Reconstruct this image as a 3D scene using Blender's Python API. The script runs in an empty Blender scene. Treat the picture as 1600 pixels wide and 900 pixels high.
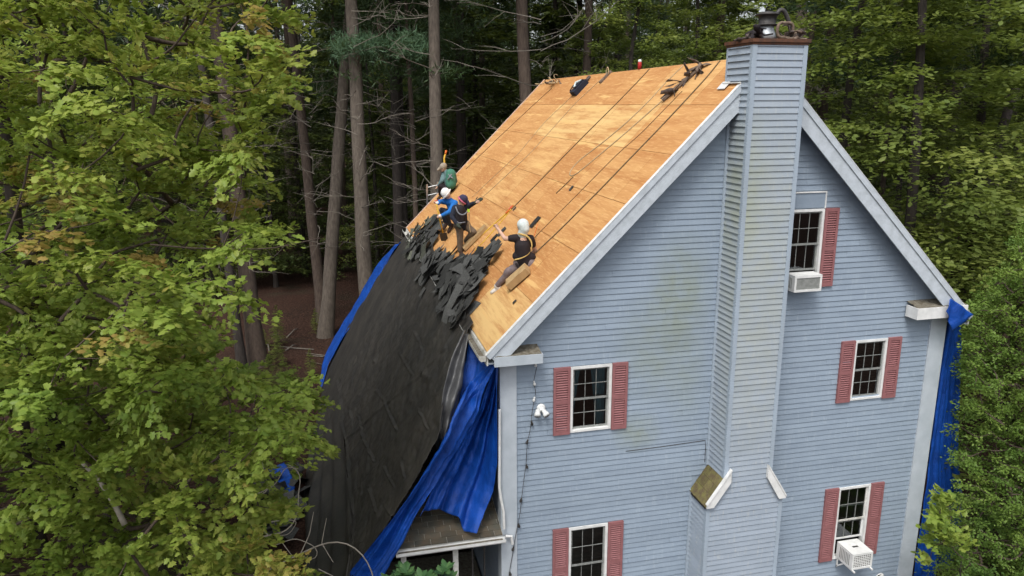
import bpy, math, random
import numpy as np
from mathutils import Vector, Matrix, noise
random.seed(11); rng = np.random.default_rng(11)
sc = bpy.context.scene
col = sc.collection
Rd = math.radians

# ------------------------------------------------------------------ camera
CAM = Vector((-2.8466, -12.9182, 11.1185)); YAW, PIT, ROLL, FPX = .2333, .2408, -.0053, 1174.75
FW = Vector((math.sin(YAW)*math.cos(PIT), math.cos(YAW)*math.cos(PIT), -math.sin(PIT)))
_r = Vector((math.cos(YAW), -math.sin(YAW), 0)); _u = _r.cross(FW)
RT = _r*math.cos(ROLL) + _u*math.sin(ROLL); UP = _u*math.cos(ROLL) - _r*math.sin(ROLL)
cd = bpy.data.cameras.new('camera'); cam = bpy.data.objects.new('camera', cd); col.objects.link(cam)
cd.sensor_width = 36; cd.lens = 36*FPX/1600; cd.clip_start = .1; cd.clip_end = 1500
m = Matrix((RT, UP, -FW)).transposed().to_4x4(); m.translation = CAM; cam.matrix_world = m
sc.camera = cam

# ------------------------------------------------------------------ sky, sun, exposure (bright overcast)
SUN_EL, SUN_AZ = Rd(58), Rd(214)          # azimuth clockwise from +Y: the light comes over the camera's left shoulder
w = bpy.data.worlds.new('World'); sc.world = w; w.use_nodes = True
nt = w.node_tree; bg = nt.nodes['Background']
sky = nt.nodes.new('ShaderNodeTexSky'); sky.sky_type = 'NISHITA'; sky.sun_disc = False
sky.sun_elevation = SUN_EL; sky.sun_rotation = SUN_AZ; sky.air_density = 1.0; sky.dust_density = 4.0; sky.ozone_density = 1.0
hsv = nt.nodes.new('ShaderNodeHueSaturation'); hsv.inputs['Saturation'].default_value = .30
nt.links.new(sky.outputs[0], hsv.inputs['Color']); nt.links.new(hsv.outputs[0], bg.inputs[0])
bg.inputs[1].default_value = .15
sl = bpy.data.lights.new('sun', 'SUN'); sl.energy = 1.25; sl.angle = Rd(18); sl.color = (1, .96, .9)
so = bpy.data.objects.new('sun', sl); col.objects.link(so)
sdir = Vector((math.sin(SUN_AZ)*math.cos(SUN_EL), math.cos(SUN_AZ)*math.cos(SUN_EL), math.sin(SUN_EL)))
so.rotation_euler = sdir.to_track_quat('Z', 'Y').to_euler(); so.location = (0, 0, 60)
vs = sc.view_settings; vs.view_transform = 'Standard'; vs.look = 'None'; vs.gamma = 1; vs.use_curve_mapping = False
vs.exposure = 0.62
sc.cycles.max_bounces = 6; sc.cycles.diffuse_bounces = 3; sc.cycles.glossy_bounces = 3
sc.cycles.transparent_max_bounces = 12; sc.cycles.transmission_bounces = 4

# ------------------------------------------------------------------ photo pixel -> place
def ray(a, b): return FW + RT*((a-800)/FPX) - UP*((b-450)/FPX)
def AT(a, b, d): return CAM + ray(a, b)*d
def PY(a, b, y=0): d = ray(a, b); return CAM + d*((y-CAM.y)/d.y)
def PZ(a, b, z=0): d = ray(a, b); return CAM + d*((z-CAM.z)/d.z)
def PLANE(a, b, n, k): d = ray(a, b); return CAM + d*((k-n.dot(CAM))/n.dot(d))
def proj(p):
    q = Vector(p)-CAM; d = q.dot(FW)
    return (800+FPX*q.dot(RT)/d, 450-FPX*q.dot(UP)/d, d)
W, LEN0, LEN1 = 9.75, -.31, 14.25
EX, EZ, SL = -.308, 6.754, 1.0025
RIDGE = EZ + (W/2-EX)*SL
def roof_z(x): return EZ + (x-EX)*SL
ROOF_N, ROOF_K = Vector((SL, 0, -1)), SL*EX-EZ
def PR(a, b, up=0.0): return PLANE(a, b, ROOF_N, ROOF_K-up)
TS = 1.82                                   # slope of the draped sheet from the eave to the ground
TARP_N, TARP_K = Vector((TS, 0, -1)), -TS*.5-6.72
def PT(a, b, up=0.0): return PLANE(a, b, TARP_N, TARP_K-up)

# ------------------------------------------------------------------ objects
def tag(o, label=None, cat=None, group=None, kind=None):
    if label: o['label'] = label
    if cat: o['category'] = cat
    if group: o['group'] = group
    if kind: o['kind'] = kind
    return o
def thing(name, loc, label, cat, group=None):
    o = bpy.data.objects.new(name, None); o.location = loc; o.empty_display_size = .2
    col.objects.link(o); return tag(o, label, cat, group)
def world_of(o):
    t = Vector(o.location)
    while o.parent: o = o.parent; t = t + Vector(o.location)
    return t
def adopt(o, parent):
    o.parent = parent
    if parent is not None:
        mw = parent['_mw'] if '_mw' in parent else None
        o.matrix_parent_inverse = Matrix.Translation(-pw(parent))
PW = {}
def pw(o): return PW.get(o.name, Vector(o.location))
def link(name, me, mat, parent=None, smooth=False, world_origin=True):
    o = bpy.data.objects.new(name, me)
    if mat is not None:
        me.materials.clear(); me.materials.append(mat)
    if smooth: me.shade_smooth()
    col.objects.link(o)
    if parent is not None:
        o.parent = parent
        if parent.type == 'EMPTY': o.matrix_parent_inverse = Matrix.LocRotScale(parent.location, parent.rotation_euler, parent.scale).inverted()
    return o
class MB:
    def __init__(s): s.v = []; s.f = []
    def hexa(s, p):                          # 8 points: bottom loop 0-3, top loop 4-7
        n = len(s.v); s.v += [tuple(q) for q in p]
        for q in ((0,3,2,1), (4,5,6,7), (0,1,5,4), (1,2,6,5), (2,3,7,6), (3,0,4,7)): s.f.append(tuple(n+i for i in q))
        return s
    def box(s, x0, x1, y0, y1, z0, z1):
        return s.hexa([(x0,y0,z0),(x1,y0,z0),(x1,y1,z0),(x0,y1,z0),(x0,y0,z1),(x1,y0,z1),(x1,y1,z1),(x0,y1,z1)])
    def obox(s, c, ax, ay, az):              # centre and three half axes
        c, ax, ay, az = Vector(c), Vector(ax), Vector(ay), Vector(az)
        return s.hexa([c-ax-ay-az, c+ax-ay-az, c+ax+ay-az, c-ax+ay-az, c-ax-ay+az, c+ax-ay+az, c+ax+ay+az, c-ax+ay+az])
    def tube(s, pts, rad, n=6, cap=True):
        pts = [Vector(p) for p in pts]
        if not hasattr(rad, '__len__'): rad = [rad]*len(pts)
        a = None; base = len(s.v)
        for i, p in enumerate(pts):
            t = (pts[min(i+1, len(pts)-1)]-pts[max(i-1, 0)])
            t = t.normalized() if t.length > 1e-9 else Vector((0,0,1))
            if a is None: a = t.orthogonal().normalized()
            a = (a - t*a.dot(t)); a = a.normalized() if a.length > 1e-6 else t.orthogonal().normalized()
            b = t.cross(a)
            for k in range(n):
                an = 2*math.pi*k/n; s.v.append(tuple(p + (a*math.cos(an)+b*math.sin(an))*rad[i]))
        for i in range(len(pts)-1):
            for k in range(n):
                q = base+i*n; s.f.append((q+k, q+(k+1)%n, q+n+(k+1)%n, q+n+k))
        if cap:
            s.f.append(tuple(base+k for k in reversed(range(n)))); s.f.append(tuple(base+(len(pts)-1)*n+k for k in range(n)))
        return s
    def lathe(s, c, prof, n=16, axis=Vector((0,0,1))):   # profile of (radius, height)
        axis = Vector(axis).normalized()
        return s.tube([Vector(c)+axis*h for r, h in prof], [max(r, 1e-4) for r, h in prof], n)
    def grid(s, P, thick=0.0):                # rows of points -> sheet, optionally with thickness
        nu, nv = len(P), len(P[0]); b = len(s.v)
        P = [[Vector(q) for q in row] for row in P]
        s.v += [tuple(q) for row in P for q in row]
        for i in range(nu-1):
            for j in range(nv-1): s.f.append((b+i*nv+j, b+i*nv+j+1, b+(i+1)*nv+j+1, b+(i+1)*nv+j))
        if thick:
            b2 = len(s.v)
            for i in range(nu):
                for j in range(nv):
                    t = P[min(i+1,nu-1)][j]-P[max(i-1,0)][j]; q = P[i][min(j+1,nv-1)]-P[i][max(j-1,0)]
                    n = t.cross(q); n = n.normalized() if n.length > 1e-9 else Vector((0,0,1))
                    s.v.append(tuple(P[i][j]+n*thick))
            for i in range(nu-1):
                for j in range(nv-1): s.f.append((b2+i*nv+j, b2+(i+1)*nv+j, b2+(i+1)*nv+j+1, b2+i*nv+j+1))
            ring = [i*nv for i in range(nu)] + [(nu-1)*nv+j for j in range(1,nv)] + [i*nv+nv-1 for i in range(nu-2,-1,-1)] + [j for j in range(nv-2,0,-1)]
            for k in range(len(ring)):
                a, c = ring[k], ring[(k+1)%len(ring)]; s.f.append((b+a, b+c, b2+c, b2+a))
        return s
    def mesh(s, name='mesh'):
        me = bpy.data.meshes.new(name); me.from_pydata(s.v, [], s.f); me.update(); return me
    def build(s, name, mat, parent=None, smooth=False): return link(name, s.mesh(name), mat, parent, smooth)

# ------------------------------------------------------------------ materials
def newmat(name):
    m = bpy.data.materials.new(name); m.use_nodes = True
    return m, m.node_tree, m.node_tree.nodes['Principled BSDF']
def N(nt, t, **kw):
    n = nt.nodes.new(t)
    for k, v in kw.items(): setattr(n, k, v)
    return n
def rgba(c): return (c[0], c[1], c[2], 1)
def mix(nt, fac, a, b, mode='MIX'):
    n = N(nt, 'ShaderNodeMix', data_type='RGBA', blend_type=mode)
    for sock, v in ((n.inputs[0], fac), (n.inputs[6], a), (n.inputs[7], b)):
        if hasattr(v, 'is_output'): nt.links.new(v, sock)
        elif sock.type == 'RGBA': sock.default_value = rgba(v)
        else: sock.default_value = v
    return n.outputs[2]
def noise_fac(nt, scale, detail=4, stretch=(1,1,1), lo=.35, hi=.65, coord='Object', rough=.6):
    tc = N(nt, 'ShaderNodeTexCoord'); mp = N(nt, 'ShaderNodeMapping'); mp.inputs['Scale'].default_value = stretch
    nt.links.new(tc.outputs[coord], mp.inputs[0])
    nz = N(nt, 'ShaderNodeTexNoise'); nz.inputs['Scale'].default_value = scale; nz.inputs['Detail'].default_value = detail; nz.inputs['Roughness'].default_value = rough
    nt.links.new(mp.outputs[0], nz.inputs['Vector'])
    mr = N(nt, 'ShaderNodeMapRange'); mr.inputs[1].default_value = lo; mr.inputs[2].default_value = hi
    nt.links.new(nz.outputs['Fac'], mr.inputs[0]); return mr.outputs[0]
def bump(nt, bsdf, fac, strength=.3, dist=.01):
    b = N(nt, 'ShaderNodeBump'); b.inputs['Strength'].default_value = strength; b.inputs['Distance'].default_value = dist
    nt.links.new(fac, b.inputs['Height']); nt.links.new(b.outputs[0], bsdf.inputs['Normal'])
def pmat(name, c1, c2, scale=3, rough=.8, stretch=(1,1,1), bs=0, bsc=40, rand=0, metal=0, detail=5, lo=.35, hi=.65, spec=.3):
    m, nt, b = newmat(name)
    c = mix(nt, noise_fac(nt, scale, detail, stretch, lo, hi), c1, c2)
    if rand:
        oi = N(nt, 'ShaderNodeObjectInfo'); mr = N(nt, 'ShaderNodeMapRange'); mr.inputs[3].default_value = 1-rand; mr.inputs[4].default_value = 1+rand
        nt.links.new(oi.outputs['Random'], mr.inputs[0])
        vm = N(nt, 'ShaderNodeVectorMath', operation='SCALE'); nt.links.new(c, vm.inputs[0]); nt.links.new(mr.outputs[0], vm.inputs['Scale']); c = vm.outputs[0]
    nt.links.new(c, b.inputs['Base Color'])
    b.inputs['Roughness'].default_value = rough; b.inputs['Metallic'].default_value = metal; b.inputs['Specular IOR Level'].default_value = spec
    if bs: bump(nt, b, noise_fac(nt, bsc, 4, stretch, .2, .8), bs)
    return m
def blob(nt, centre, size, scale=3.0):         # a stain with its own outline, in world metres
    g = N(nt, 'ShaderNodeNewGeometry'); s1 = N(nt, 'ShaderNodeVectorMath', operation='SUBTRACT'); s1.inputs[1].default_value = centre
    nt.links.new(g.outputs['Position'], s1.inputs[0])
    s2 = N(nt, 'ShaderNodeVectorMath', operation='DIVIDE'); s2.inputs[1].default_value = size; nt.links.new(s1.outputs[0], s2.inputs[0])
    s3 = N(nt, 'ShaderNodeVectorMath', operation='LENGTH'); nt.links.new(s2.outputs[0], s3.inputs[0])
    mr = N(nt, 'ShaderNodeMapRange'); mr.inputs[1].default_value = 1; mr.inputs[2].default_value = .25; nt.links.new(s3.outputs['Value'], mr.inputs[0])
    mu = N(nt, 'ShaderNodeMath', operation='MULTIPLY'); nt.links.new(mr.outputs[0], mu.inputs[0])
    nt.links.new(noise_fac(nt, scale, 6, (1,1,1), .22, .6), mu.inputs[1]); return mu.outputs[0]
def siding_mat(name, base, dark, blobs, weather):
    m, nt, b = newmat(name)
    c = mix(nt, noise_fac(nt, 1.3, 6, (1,1,3), .3, .7), base, dark)
    c = mix(nt, noise_fac(nt, 7, 6, (3,3,.5), .55, .8), c, weather)
    for cen, size, amt, colr in blobs:
        f = blob(nt, cen, size); mu = N(nt, 'ShaderNodeMath', operation='MULTIPLY'); mu.inputs[1].default_value = amt; nt.links.new(f, mu.inputs[0])
        c = mix(nt, mu.outputs[0], c, colr)
    oi = N(nt, 'ShaderNodeObjectInfo'); mr = N(nt, 'ShaderNodeMapRange'); mr.inputs[3].default_value = .955; mr.inputs[4].default_value = 1.045
    nt.links.new(oi.outputs['Random'], mr.inputs[0])
    vm = N(nt, 'ShaderNodeVectorMath', operation='SCALE'); nt.links.new(c, vm.inputs[0]); nt.links.new(mr.outputs[0], vm.inputs['Scale'])
    nt.links.new(vm.outputs[0], b.inputs['Base Color']); b.inputs['Roughness'].default_value = .6; b.inputs['Specular IOR Level'].default_value = .25
    bump(nt, b, noise_fac(nt, 60, 3, (1,1,6), .2, .8), .08); return m
M = {}
ALG = (.215, .25, .20)
M['siding'] = siding_mat('siding', (.268, .330, .402), (.225, .28, .35), [((3.55,0,7.6), (.75,1,1.3), .8, ALG), ((2.75,0,4.75), (.6,1,.5), .55, (.22,.25,.17)), ((3.2,0,6.5), (1.1,1,1.4), .6, ALG), ((3.8,0,5.6),(.5,1,1.2),.3,ALG)], (.31, .37, .43))
M['chimney_siding'] = siding_mat('chimney_siding', (.325, .38, .45), (.275, .325, .385), [((4.7,-.6,8.6), (1.3,1.2,3.0), .55, (.33,.35,.28)), ((4.5,-.4,9.6), (.4,.8,1.6), .55, (.27,.295,.19)), ((4.9,-.6,6.0),(1.3,1,2.5),.4,(.32,.34,.29))], (.42, .44, .43))
M['trim'] = pmat('trim', (.47, .52, .57), (.39, .44, .485), 2.5, .6, (1,1,1), .12, 30)
M['trim_blue'] = pmat('trim_blue', (.34, .41, .49), (.30,.355,.41), 2.5, .6, (1,1,.4), .1, 30)
M['rake'] = pmat('rake', (.49, .54, .59), (.36, .40, .43), 6, .65, (1,1,1), .25, 26, lo=.4, hi=.8)
M['white'] = pmat('white', (.74, .75, .74), (.6, .61, .6), 5, .5, bs=.05)
M['white_dirty'] = pmat('white_dirty', (.6, .6, .57), (.3, .29, .24), 5, .6, bs=.1, lo=.45, hi=.75)
M['shutter'] = pmat('shutter', (.285, .122, .125), (.235, .10, .103), 8, .6, bs=.1)
M['sash'] = pmat('sash', (.27, .28, .27), (.18, .19, .18), 12, .5)
M['curtain'] = pmat('curtain', (.16, .32, .37), (.09, .2, .25), 9, .9, (6,6,.4))
M['dark_int'] = pmat('dark_int', (.08, .07, .06), (.05, .045, .04), 3, .9)
M['plaster'] = pmat('plaster', (.3,.28,.25), (.2,.19,.17), 3, .9)
M['moss'] = pmat('moss', (.15, .14, .05), (.10, .075, .045), 9, .95, bs=.6, bsc=60, rand=.2)
M['rot'] = pmat('rot', (.10, .085, .06), (.2, .185, .15), 14, .95, bs=.8, bsc=40)
M['rust'] = pmat('rust', (.14, .058, .03), (.075, .042, .03), 9, .75, bs=.4, bsc=60)
M['galv'] = pmat('galv', (.55, .58, .6), (.42, .45, .47), 8, .4, metal=.5)
M['black_metal'] = pmat('black_metal', (.03, .03, .032), (.06, .055, .05), 12, .5)
M['alu'] = pmat('alu', (.55, .56, .57), (.42, .43, .44), 12, .35, metal=.8)
M['foam'] = pmat('foam', (.44, .30, .15), (.34, .225, .11), 7, .9, bs=.3, bsc=30)
M['foam_pale'] = pmat('foam_pale', (.62,.47,.38), (.5,.34,.25), 4, .8)
M['foam_end'] = pmat('foam_end', (.2,.13,.07), (.16,.10,.05), 9, .9)
M['rope_dark'] = pmat('rope_dark', (.09, .065, .035), (.15, .10, .05), 30, .9)
M['rope_pale'] = pmat('rope_pale', (.45, .34, .2), (.33, .24, .13), 30, .9)
M['rope_yellow'] = pmat('rope_yellow', (.62, .40, .05), (.5, .3, .04), 30, .8)
M['orange'] = pmat('orange', (.62, .16, .03), (.5, .12, .02), 9, .6)
M['red'] = pmat('red', (.5, .03, .035), (.4, .03, .03), 9, .5)
M['rag'] = pmat('rag', (.11, .085, .075), (.045, .038, .036), 16, .9, bs=.5)
M['rag2'] = pmat('rag2', (.21, .16, .12), (.1, .07, .055), 16, .9, bs=.5)
M['shingle'] = pmat('shingle', (.035, .036, .035), (.075, .076, .073), 60, .92, bs=.5, bsc=180, rand=.65)
M['shingle_green'] = pmat('shingle_green', (.07, .076, .06), (.11, .115, .09), 30, .92, bs=.5, bsc=180, rand=.4)
M['porch_shingle'] = pmat('porch_shingle', (.075, .075, .062), (.115, .09, .062), 4, .95, bs=.6, bsc=120, rand=.25)
M['felt'] = pmat('felt', (.022, .021, .02), (.042, .038, .033), 1.6, .55, bs=.6, bsc=4.5, spec=.4)
def felt_wear():
    m = M['felt']; nt = m.node_tree; b = nt.nodes['Principled BSDF']; src = b.inputs['Base Color'].links[0].from_socket
    c = mix(nt, noise_fac(nt, 3.2, 8, (.6,2.2,.6), .58, .72, rough=.7), src, (.075,.066,.055)); c = mix(nt, noise_fac(nt, 40, 3, (1,1,1), .64, .72), c, (.11,.10,.09)); nt.links.new(c, b.inputs['Base Color'])
felt_wear()
M['felt_shiny'] = pmat('felt_shiny', (.07, .072, .076), (.11, .11, .112), 3, .36, bs=.4, bsc=5, spec=.5)
def ply_mat():
    m, nt, b = newmat('plywood')
    at = N(nt, 'ShaderNodeAttribute', attribute_type='OBJECT', attribute_name='tone')
    r = N(nt, 'ShaderNodeValToRGB'); e = r.color_ramp.elements
    e[0].position = 0; e[0].color = rgba((.41, .19, .068)); e[1].position = 1; e[1].color = rgba((.66, .46, .20))
    k = e.new(.35); k.color = rgba((.50, .255, .096)); k = e.new(.7); k.color = rgba((.57, .325, .13))
    nt.links.new(at.outputs['Fac'], r.inputs[0])
    c = mix(nt, noise_fac(nt, 1.5, 7, (3.6,.30,3.6), .42, .66, rough=.65), r.outputs[0], (.41,.185,.065)); c = mix(nt, noise_fac(nt, 1.1, 5, (4.5,.35,4.5), .58, .66), c, (.64,.40,.16))
    c = mix(nt, noise_fac(nt, 14, 6, (2.5,.25,2.5), .5, .85), c, (.68,.43,.19))
    c = mix(nt, noise_fac(nt, 22, 2, (1,.8,1), .74, .78), c, (.16,.07,.03))
    nt.links.new(c, b.inputs['Base Color']); b.inputs['Roughness'].default_value = .8; b.inputs['Specular IOR Level'].default_value = .15
    bump(nt, b, noise_fac(nt, 25, 4, (3,.4,3), .2, .8), .25); return m
M['ply'] = ply_mat()
def tarp_mat(name, c1, c2):
    m, nt, b = newmat(name)
    c = mix(nt, noise_fac(nt, 2.5, 6), c1, c2); c = mix(nt, noise_fac(nt, 30, 4, (1,1,1), .68, .8), c, (.07,.12,.33))
    nt.links.new(c, b.inputs['Base Color']); b.inputs['Roughness'].default_value = .45; b.inputs['Specular IOR Level'].default_value = .35
    bump(nt, b, noise_fac(nt, 7, 8, (1,1,1), .2, .8, rough=.7), .6, .04); return m
M['tarp'] = tarp_mat('tarp', (.006, .075, .41), (.004, .048, .27))
def glass_mat():
    m, nt, b = newmat('glass'); out = nt.nodes['Material Output']
    tr = N(nt, 'ShaderNodeBsdfTransparent'); tr.inputs[0].default_value = (.62, .66, .66, 1)
    gl = N(nt, 'ShaderNodeBsdfGlossy'); gl.inputs['Roughness'].default_value = .03; gl.inputs[0].default_value = (.9,.95,1,1)
    fr = N(nt, 'ShaderNodeFresnel'); fr.inputs[0].default_value = 1.85
    ms = N(nt, 'ShaderNodeMixShader'); nt.links.new(fr.outputs[0], ms.inputs[0]); nt.links.new(tr.outputs[0], ms.inputs[1]); nt.links.new(gl.outputs[0], ms.inputs[2])
    nt.links.new(ms.outputs[0], out.inputs[0]); nt.nodes.remove(b); return m
M['glass'] = glass_mat()
def leaf_mat(name, cols, trans=.35, rough=.55):
    m, nt, b = newmat(name); out = nt.nodes['Material Output']
    at = N(nt, 'ShaderNodeAttribute', attribute_name='tone'); r = N(nt, 'ShaderNodeValToRGB'); e = r.color_ramp.elements
    e[0].position = 0; e[0].color = rgba(cols[0]); e[1].position = 1; e[1].color = rgba(cols[-1])
    for i, c in enumerate(cols[1:-1]): k = e.new((i+1)/(len(cols)-1)); k.color = rgba(c)
    nt.links.new(at.outputs['Fac'], r.inputs[0]); nt.links.new(r.outputs[0], b.inputs['Base Color'])
    b.inputs['Roughness'].default_value = rough; b.inputs['Specular IOR Level'].default_value = .3
    t = N(nt, 'ShaderNodeBsdfTranslucent'); ms = N(nt, 'ShaderNodeMixShader'); ms.inputs[0].default_value = trans
    c2 = mix(nt, .4, r.outputs[0], (.26,.33,.04)); nt.links.new(c2, t.inputs[0])
    nt.links.new(b.outputs[0], ms.inputs[1]); nt.links.new(t.outputs[0], ms.inputs[2]); nt.links.new(ms.outputs[0], out.inputs[0]); return m
M['maple'] = leaf_mat('maple', [(.115,.20,.036), (.205,.31,.054), (.28,.375,.07), (.35,.40,.085), (.42,.30,.095)], .52, .42)
M['hemlock'] = leaf_mat('hemlock', [(.035,.055,.016), (.06,.085,.02), (.095,.12,.028)], .25)
M['beech'] = leaf_mat('beech', [(.12,.17,.04), (.185,.235,.055), (.26,.29,.07)], .45)
M['pine'] = leaf_mat('pine', [(.02,.038,.014), (.03,.06,.02), (.05,.085,.028)], .15)
M['bough'] = leaf_mat('bough', [(.04,.085,.045), (.06,.12,.065), (.09,.16,.085)], .2)
M['cedar'] = leaf_mat('cedar', [(.06,.125,.024), (.13,.215,.038), (.205,.29,.055)], .36)
M['rhodo'] = leaf_mat('rhodo', [(.03,.08,.03), (.05,.12,.04), (.09,.17,.06)], .15, .35)
M['bark'] = pmat('bark', (.10, .075, .058), (.055, .04, .033), 5, .95, (3,3,.5), .9, 14)
M['bark_grey'] = pmat('bark_grey', (.125, .105, .085), (.07, .056, .046), 4, .95, (3,3,.6), .9, 14)
M['bark_dark'] = pmat('bark_dark', (.055, .045, .04), (.03, .025, .022), 5, .95, (3,3,.5), .9, 14)
M['twig'] = pmat('twig', (.19, .17, .145), (.12, .105, .085), 8, .9)
M['twig_pale'] = pmat('twig_pale', (.36, .32, .27), (.26, .23, .19), 8, .9)
def ground_mat():
    m, nt, b = newmat('leaf_litter')
    c = mix(nt, noise_fac(nt, .35, 6), (.05, .027, .02), (.034, .021, .016)); c = mix(nt, noise_fac(nt, 9, 5, (1,1,1), .45, .7), c, (.085, .046, .033))
    c = mix(nt, noise_fac(nt, .12, 4, (1,1,1), .55, .65), c, (.05,.045,.03))
    nt.links.new(c, b.inputs['Base Color']); b.inputs['Roughness'].default_value = .95; b.inputs['Specular IOR Level'].default_value = .1
    bump(nt, b, noise_fac(nt, 7, 6, (1,1,1), .2, .8), 1, .12); return m
M['ground'] = ground_mat()
def plain(name, c, rough=.85, c2=None, **k): M[name] = pmat(name, c, c2 or tuple(x*.75 for x in c), 14, rough, bs=.15, **k)
for nm, c in dict(skin=(.58,.37,.28), black_cloth=(.022,.017,.02), grey_trouser=(.19,.15,.155), brown_trouser=(.17,.125,.09), jeans=(.035,.05,.085), blue_jacket=(.014,.14,.47),
                  navy=(.018,.021,.036), green_vest=(.06,.20,.14), teal=(.14,.23,.24), cap_tan=(.34,.29,.23), cap_navy=(.045,.04,.085), pink=(.52,.13,.19), hat_white=(.8,.8,.8), hood=(.62,.70,.70),
                  shoe_white=(.66,.63,.6), boot=(.05,.03,.024), glove_dark=(.05,.06,.045), glove_white=(.7,.7,.68), strap_yellow=(.55,.38,.13), strap_grey=(.2,.21,.24), hivis=(.45,.75,.05), hair=(.02,.014,.01), eye=(.02,.02,.02)).items(): plain(nm, c)

# ================================================================== ground
mb = MB(); n = 60
gx = [math.copysign(abs(t)**2.2, t)*260 for t in np.linspace(-1, 1, n)]
def gz(x, y):
    d = max(0, math.hypot(x-4, y-6)-16)
    return min(d*.06, 1)*(noise.noise(Vector((x*.05, y*.05, 0)))*.9)
mb.grid([[Vector((a, b+10, gz(a, b+10))) for b in gx] for a in gx]); mb.f = [tuple(reversed(f)) for f in mb.f]
tag(mb.build('ground', M['ground'], smooth=True), kind='structure')

# ================================================================== house
house = thing('house', (W/2, 7, 0), 'pale blue clapboard gable house with its roof stripped to bare plywood', 'house')
SUB = {}
def part(name, mb, mat, parent=house, smooth=False):
    if parent is not house and parent.type == 'MESH':
        o = link(name, mb.mesh(name), mat, None, smooth); o.parent = parent
        return o
    return mb.build(name, mat, parent, smooth)
# windows: (trim x0, x1, z0, z1)
WIN = {'ul': (1.354, 2.192, 4.90, 6.245), 'll': (1.362, 2.195, 1.06, 2.82), 'mr': (7.572, 8.363, 4.94, 6.275), 'lr': (7.56, 8.372, 1.13, 2.89), 'at': (5.73, 6.55, 7.50, 9.08)}
TR = .052
OPEN = [(x0+.02, x1-.02, z0+.02, z1-.02) for x0, x1, z0, z1 in WIN.values()]
def gable_x(z, drop=.16):                    # where the roof underside cuts the wall at height z
    zz = z + drop
    if zz <= EZ + (0-EX)*SL: return 0.0, W
    x = EX + (zz-EZ)/SL
    return min(x, W/2), max(W-x, W/2)
# wall sheathing with real openings
mb = MB(); xs = sorted({0.0, W, W/2} | {v for o in OPEN for v in o[:2]})
for xa, xb in zip(xs, xs[1:]):
    holes = sorted([(o[2], o[3]) for o in OPEN if o[0] <= xa+1e-6 and o[1] >= xb-1e-6])
    def top(x): return min(roof_z(x), roof_z(W-x))-.16
    zb = 0.0
    for h0, h1 in holes + [(None, None)]:
        if h0 is None: mb.hexa([(xa,.0,zb),(xb,.0,zb),(xb,.12,zb),(xa,.12,zb),(xa,.0,top(xa)),(xb,.0,top(xb)),(xb,.12,top(xb)),(xa,.12,top(xa))])
        else: mb.box(xa, xb, 0, .12, zb, h0); zb = h1
gable = part('gable_wall', mb, M['siding'])
EXPO = .1137; CH0, CH1, LC0, LC1, CD = 4.36, 5.43, 4.024, 5.722, -.675
SH_TOP, SH_BOT = 3.86, 3.35
def board(xa0, xb0, xa1, xb1, z0, z1, y, yd=None):     # lapped board: thick lower edge, thin upper edge
    h = .019
    return MB().hexa([(xa0,y-h,z0),(xb0,y-h,z0),(xb0,y,z0),(xa0,y,z0),(xa1,y-.002,z1),(xb1,y-.002,z1),(xb1,y,z1),(xa1,y,z1)])
z = .12
while z < RIDGE-.35:
    z1 = z+EXPO; zm = (z+z1)/2
    a0, b0 = gable_x(z); a1, b1 = gable_x(z1)
    ccl, ccr = (LC0, LC1) if zm < (SH_TOP+SH_BOT)/2 else (CH0, CH1)
    cuts = sorted([(o[0], o[1]) for o in OPEN if o[2] < zm < o[3]] + [(ccl, ccr)])
    segs = []; cur = None
    edges = [(a0, a1)]
    for c0, c1 in cuts: edges += [(c0, c0), (c1, c1)]
    edges.append((b0, b1))
    for i in range(0, len(edges), 2):
        (l0, l1), (r0, r1) = edges[i], edges[i+1]
        if r1-l1 < .03: 
            if r0-l0 < .05: continue
            r1 = max(r1, l1+.005)
        zo = -.001+random.uniform(-.0015, .0005)
        if random.random() < .14 and min(r0-l0, r1-l1) > 1.2:
            xm = random.uniform(max(l0, l1)+.4, min(r0, r1)-.4)
            part('siding_board', board(l0, xm+.004, l1, xm+.004, z, z1, zo), M['siding'], gable); part('siding_board', board(xm+.006, r0, xm+.006, r1, z, z1, zo-.003), M['siding'], gable)
        else: part('siding_board', board(l0, r0, l1, r1, z, z1, zo), M['siding'], gable)
    z = z1
# corner boards, other walls, floors
part('corner_board', MB().box(-.03, .29, -.045, .0, 0, 6.52).box(-.03, -.0005, 0, .25, 0, 6.52), M['trim'])
part('corner_board', MB().box(9.385, W+.03, -.045, .0, 0, 6.76).box(W+.0005, W+.03, 0, .25, 0, 6.76), M['trim'])
part('side_wall', MB().box(0, .12, .125, 13.9, 0, 6.85), M['siding']); part('side_wall', MB().box(W-.12, W, .125, 13.9, 0, 6.85), M['siding'])
mb = MB(); mb.v = [(0,13.9,0),(W,13.9,0),(W,13.9,6.8),(W/2,13.9,RIDGE-.2),(0,13.9,6.8)]; mb.f = [(0,4,3,2,1)]; part('rear_wall', mb, M['siding'])
for zf in (.45, 3.75, 6.9): part('floor', MB().box(.12, W-.12, .13, 13.85, zf-.2, zf), M['dark_int'])
part('room_partition', MB().box(.12, W-.12, 4.4, 4.5, .45, 6.7), M['plaster'])
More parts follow.
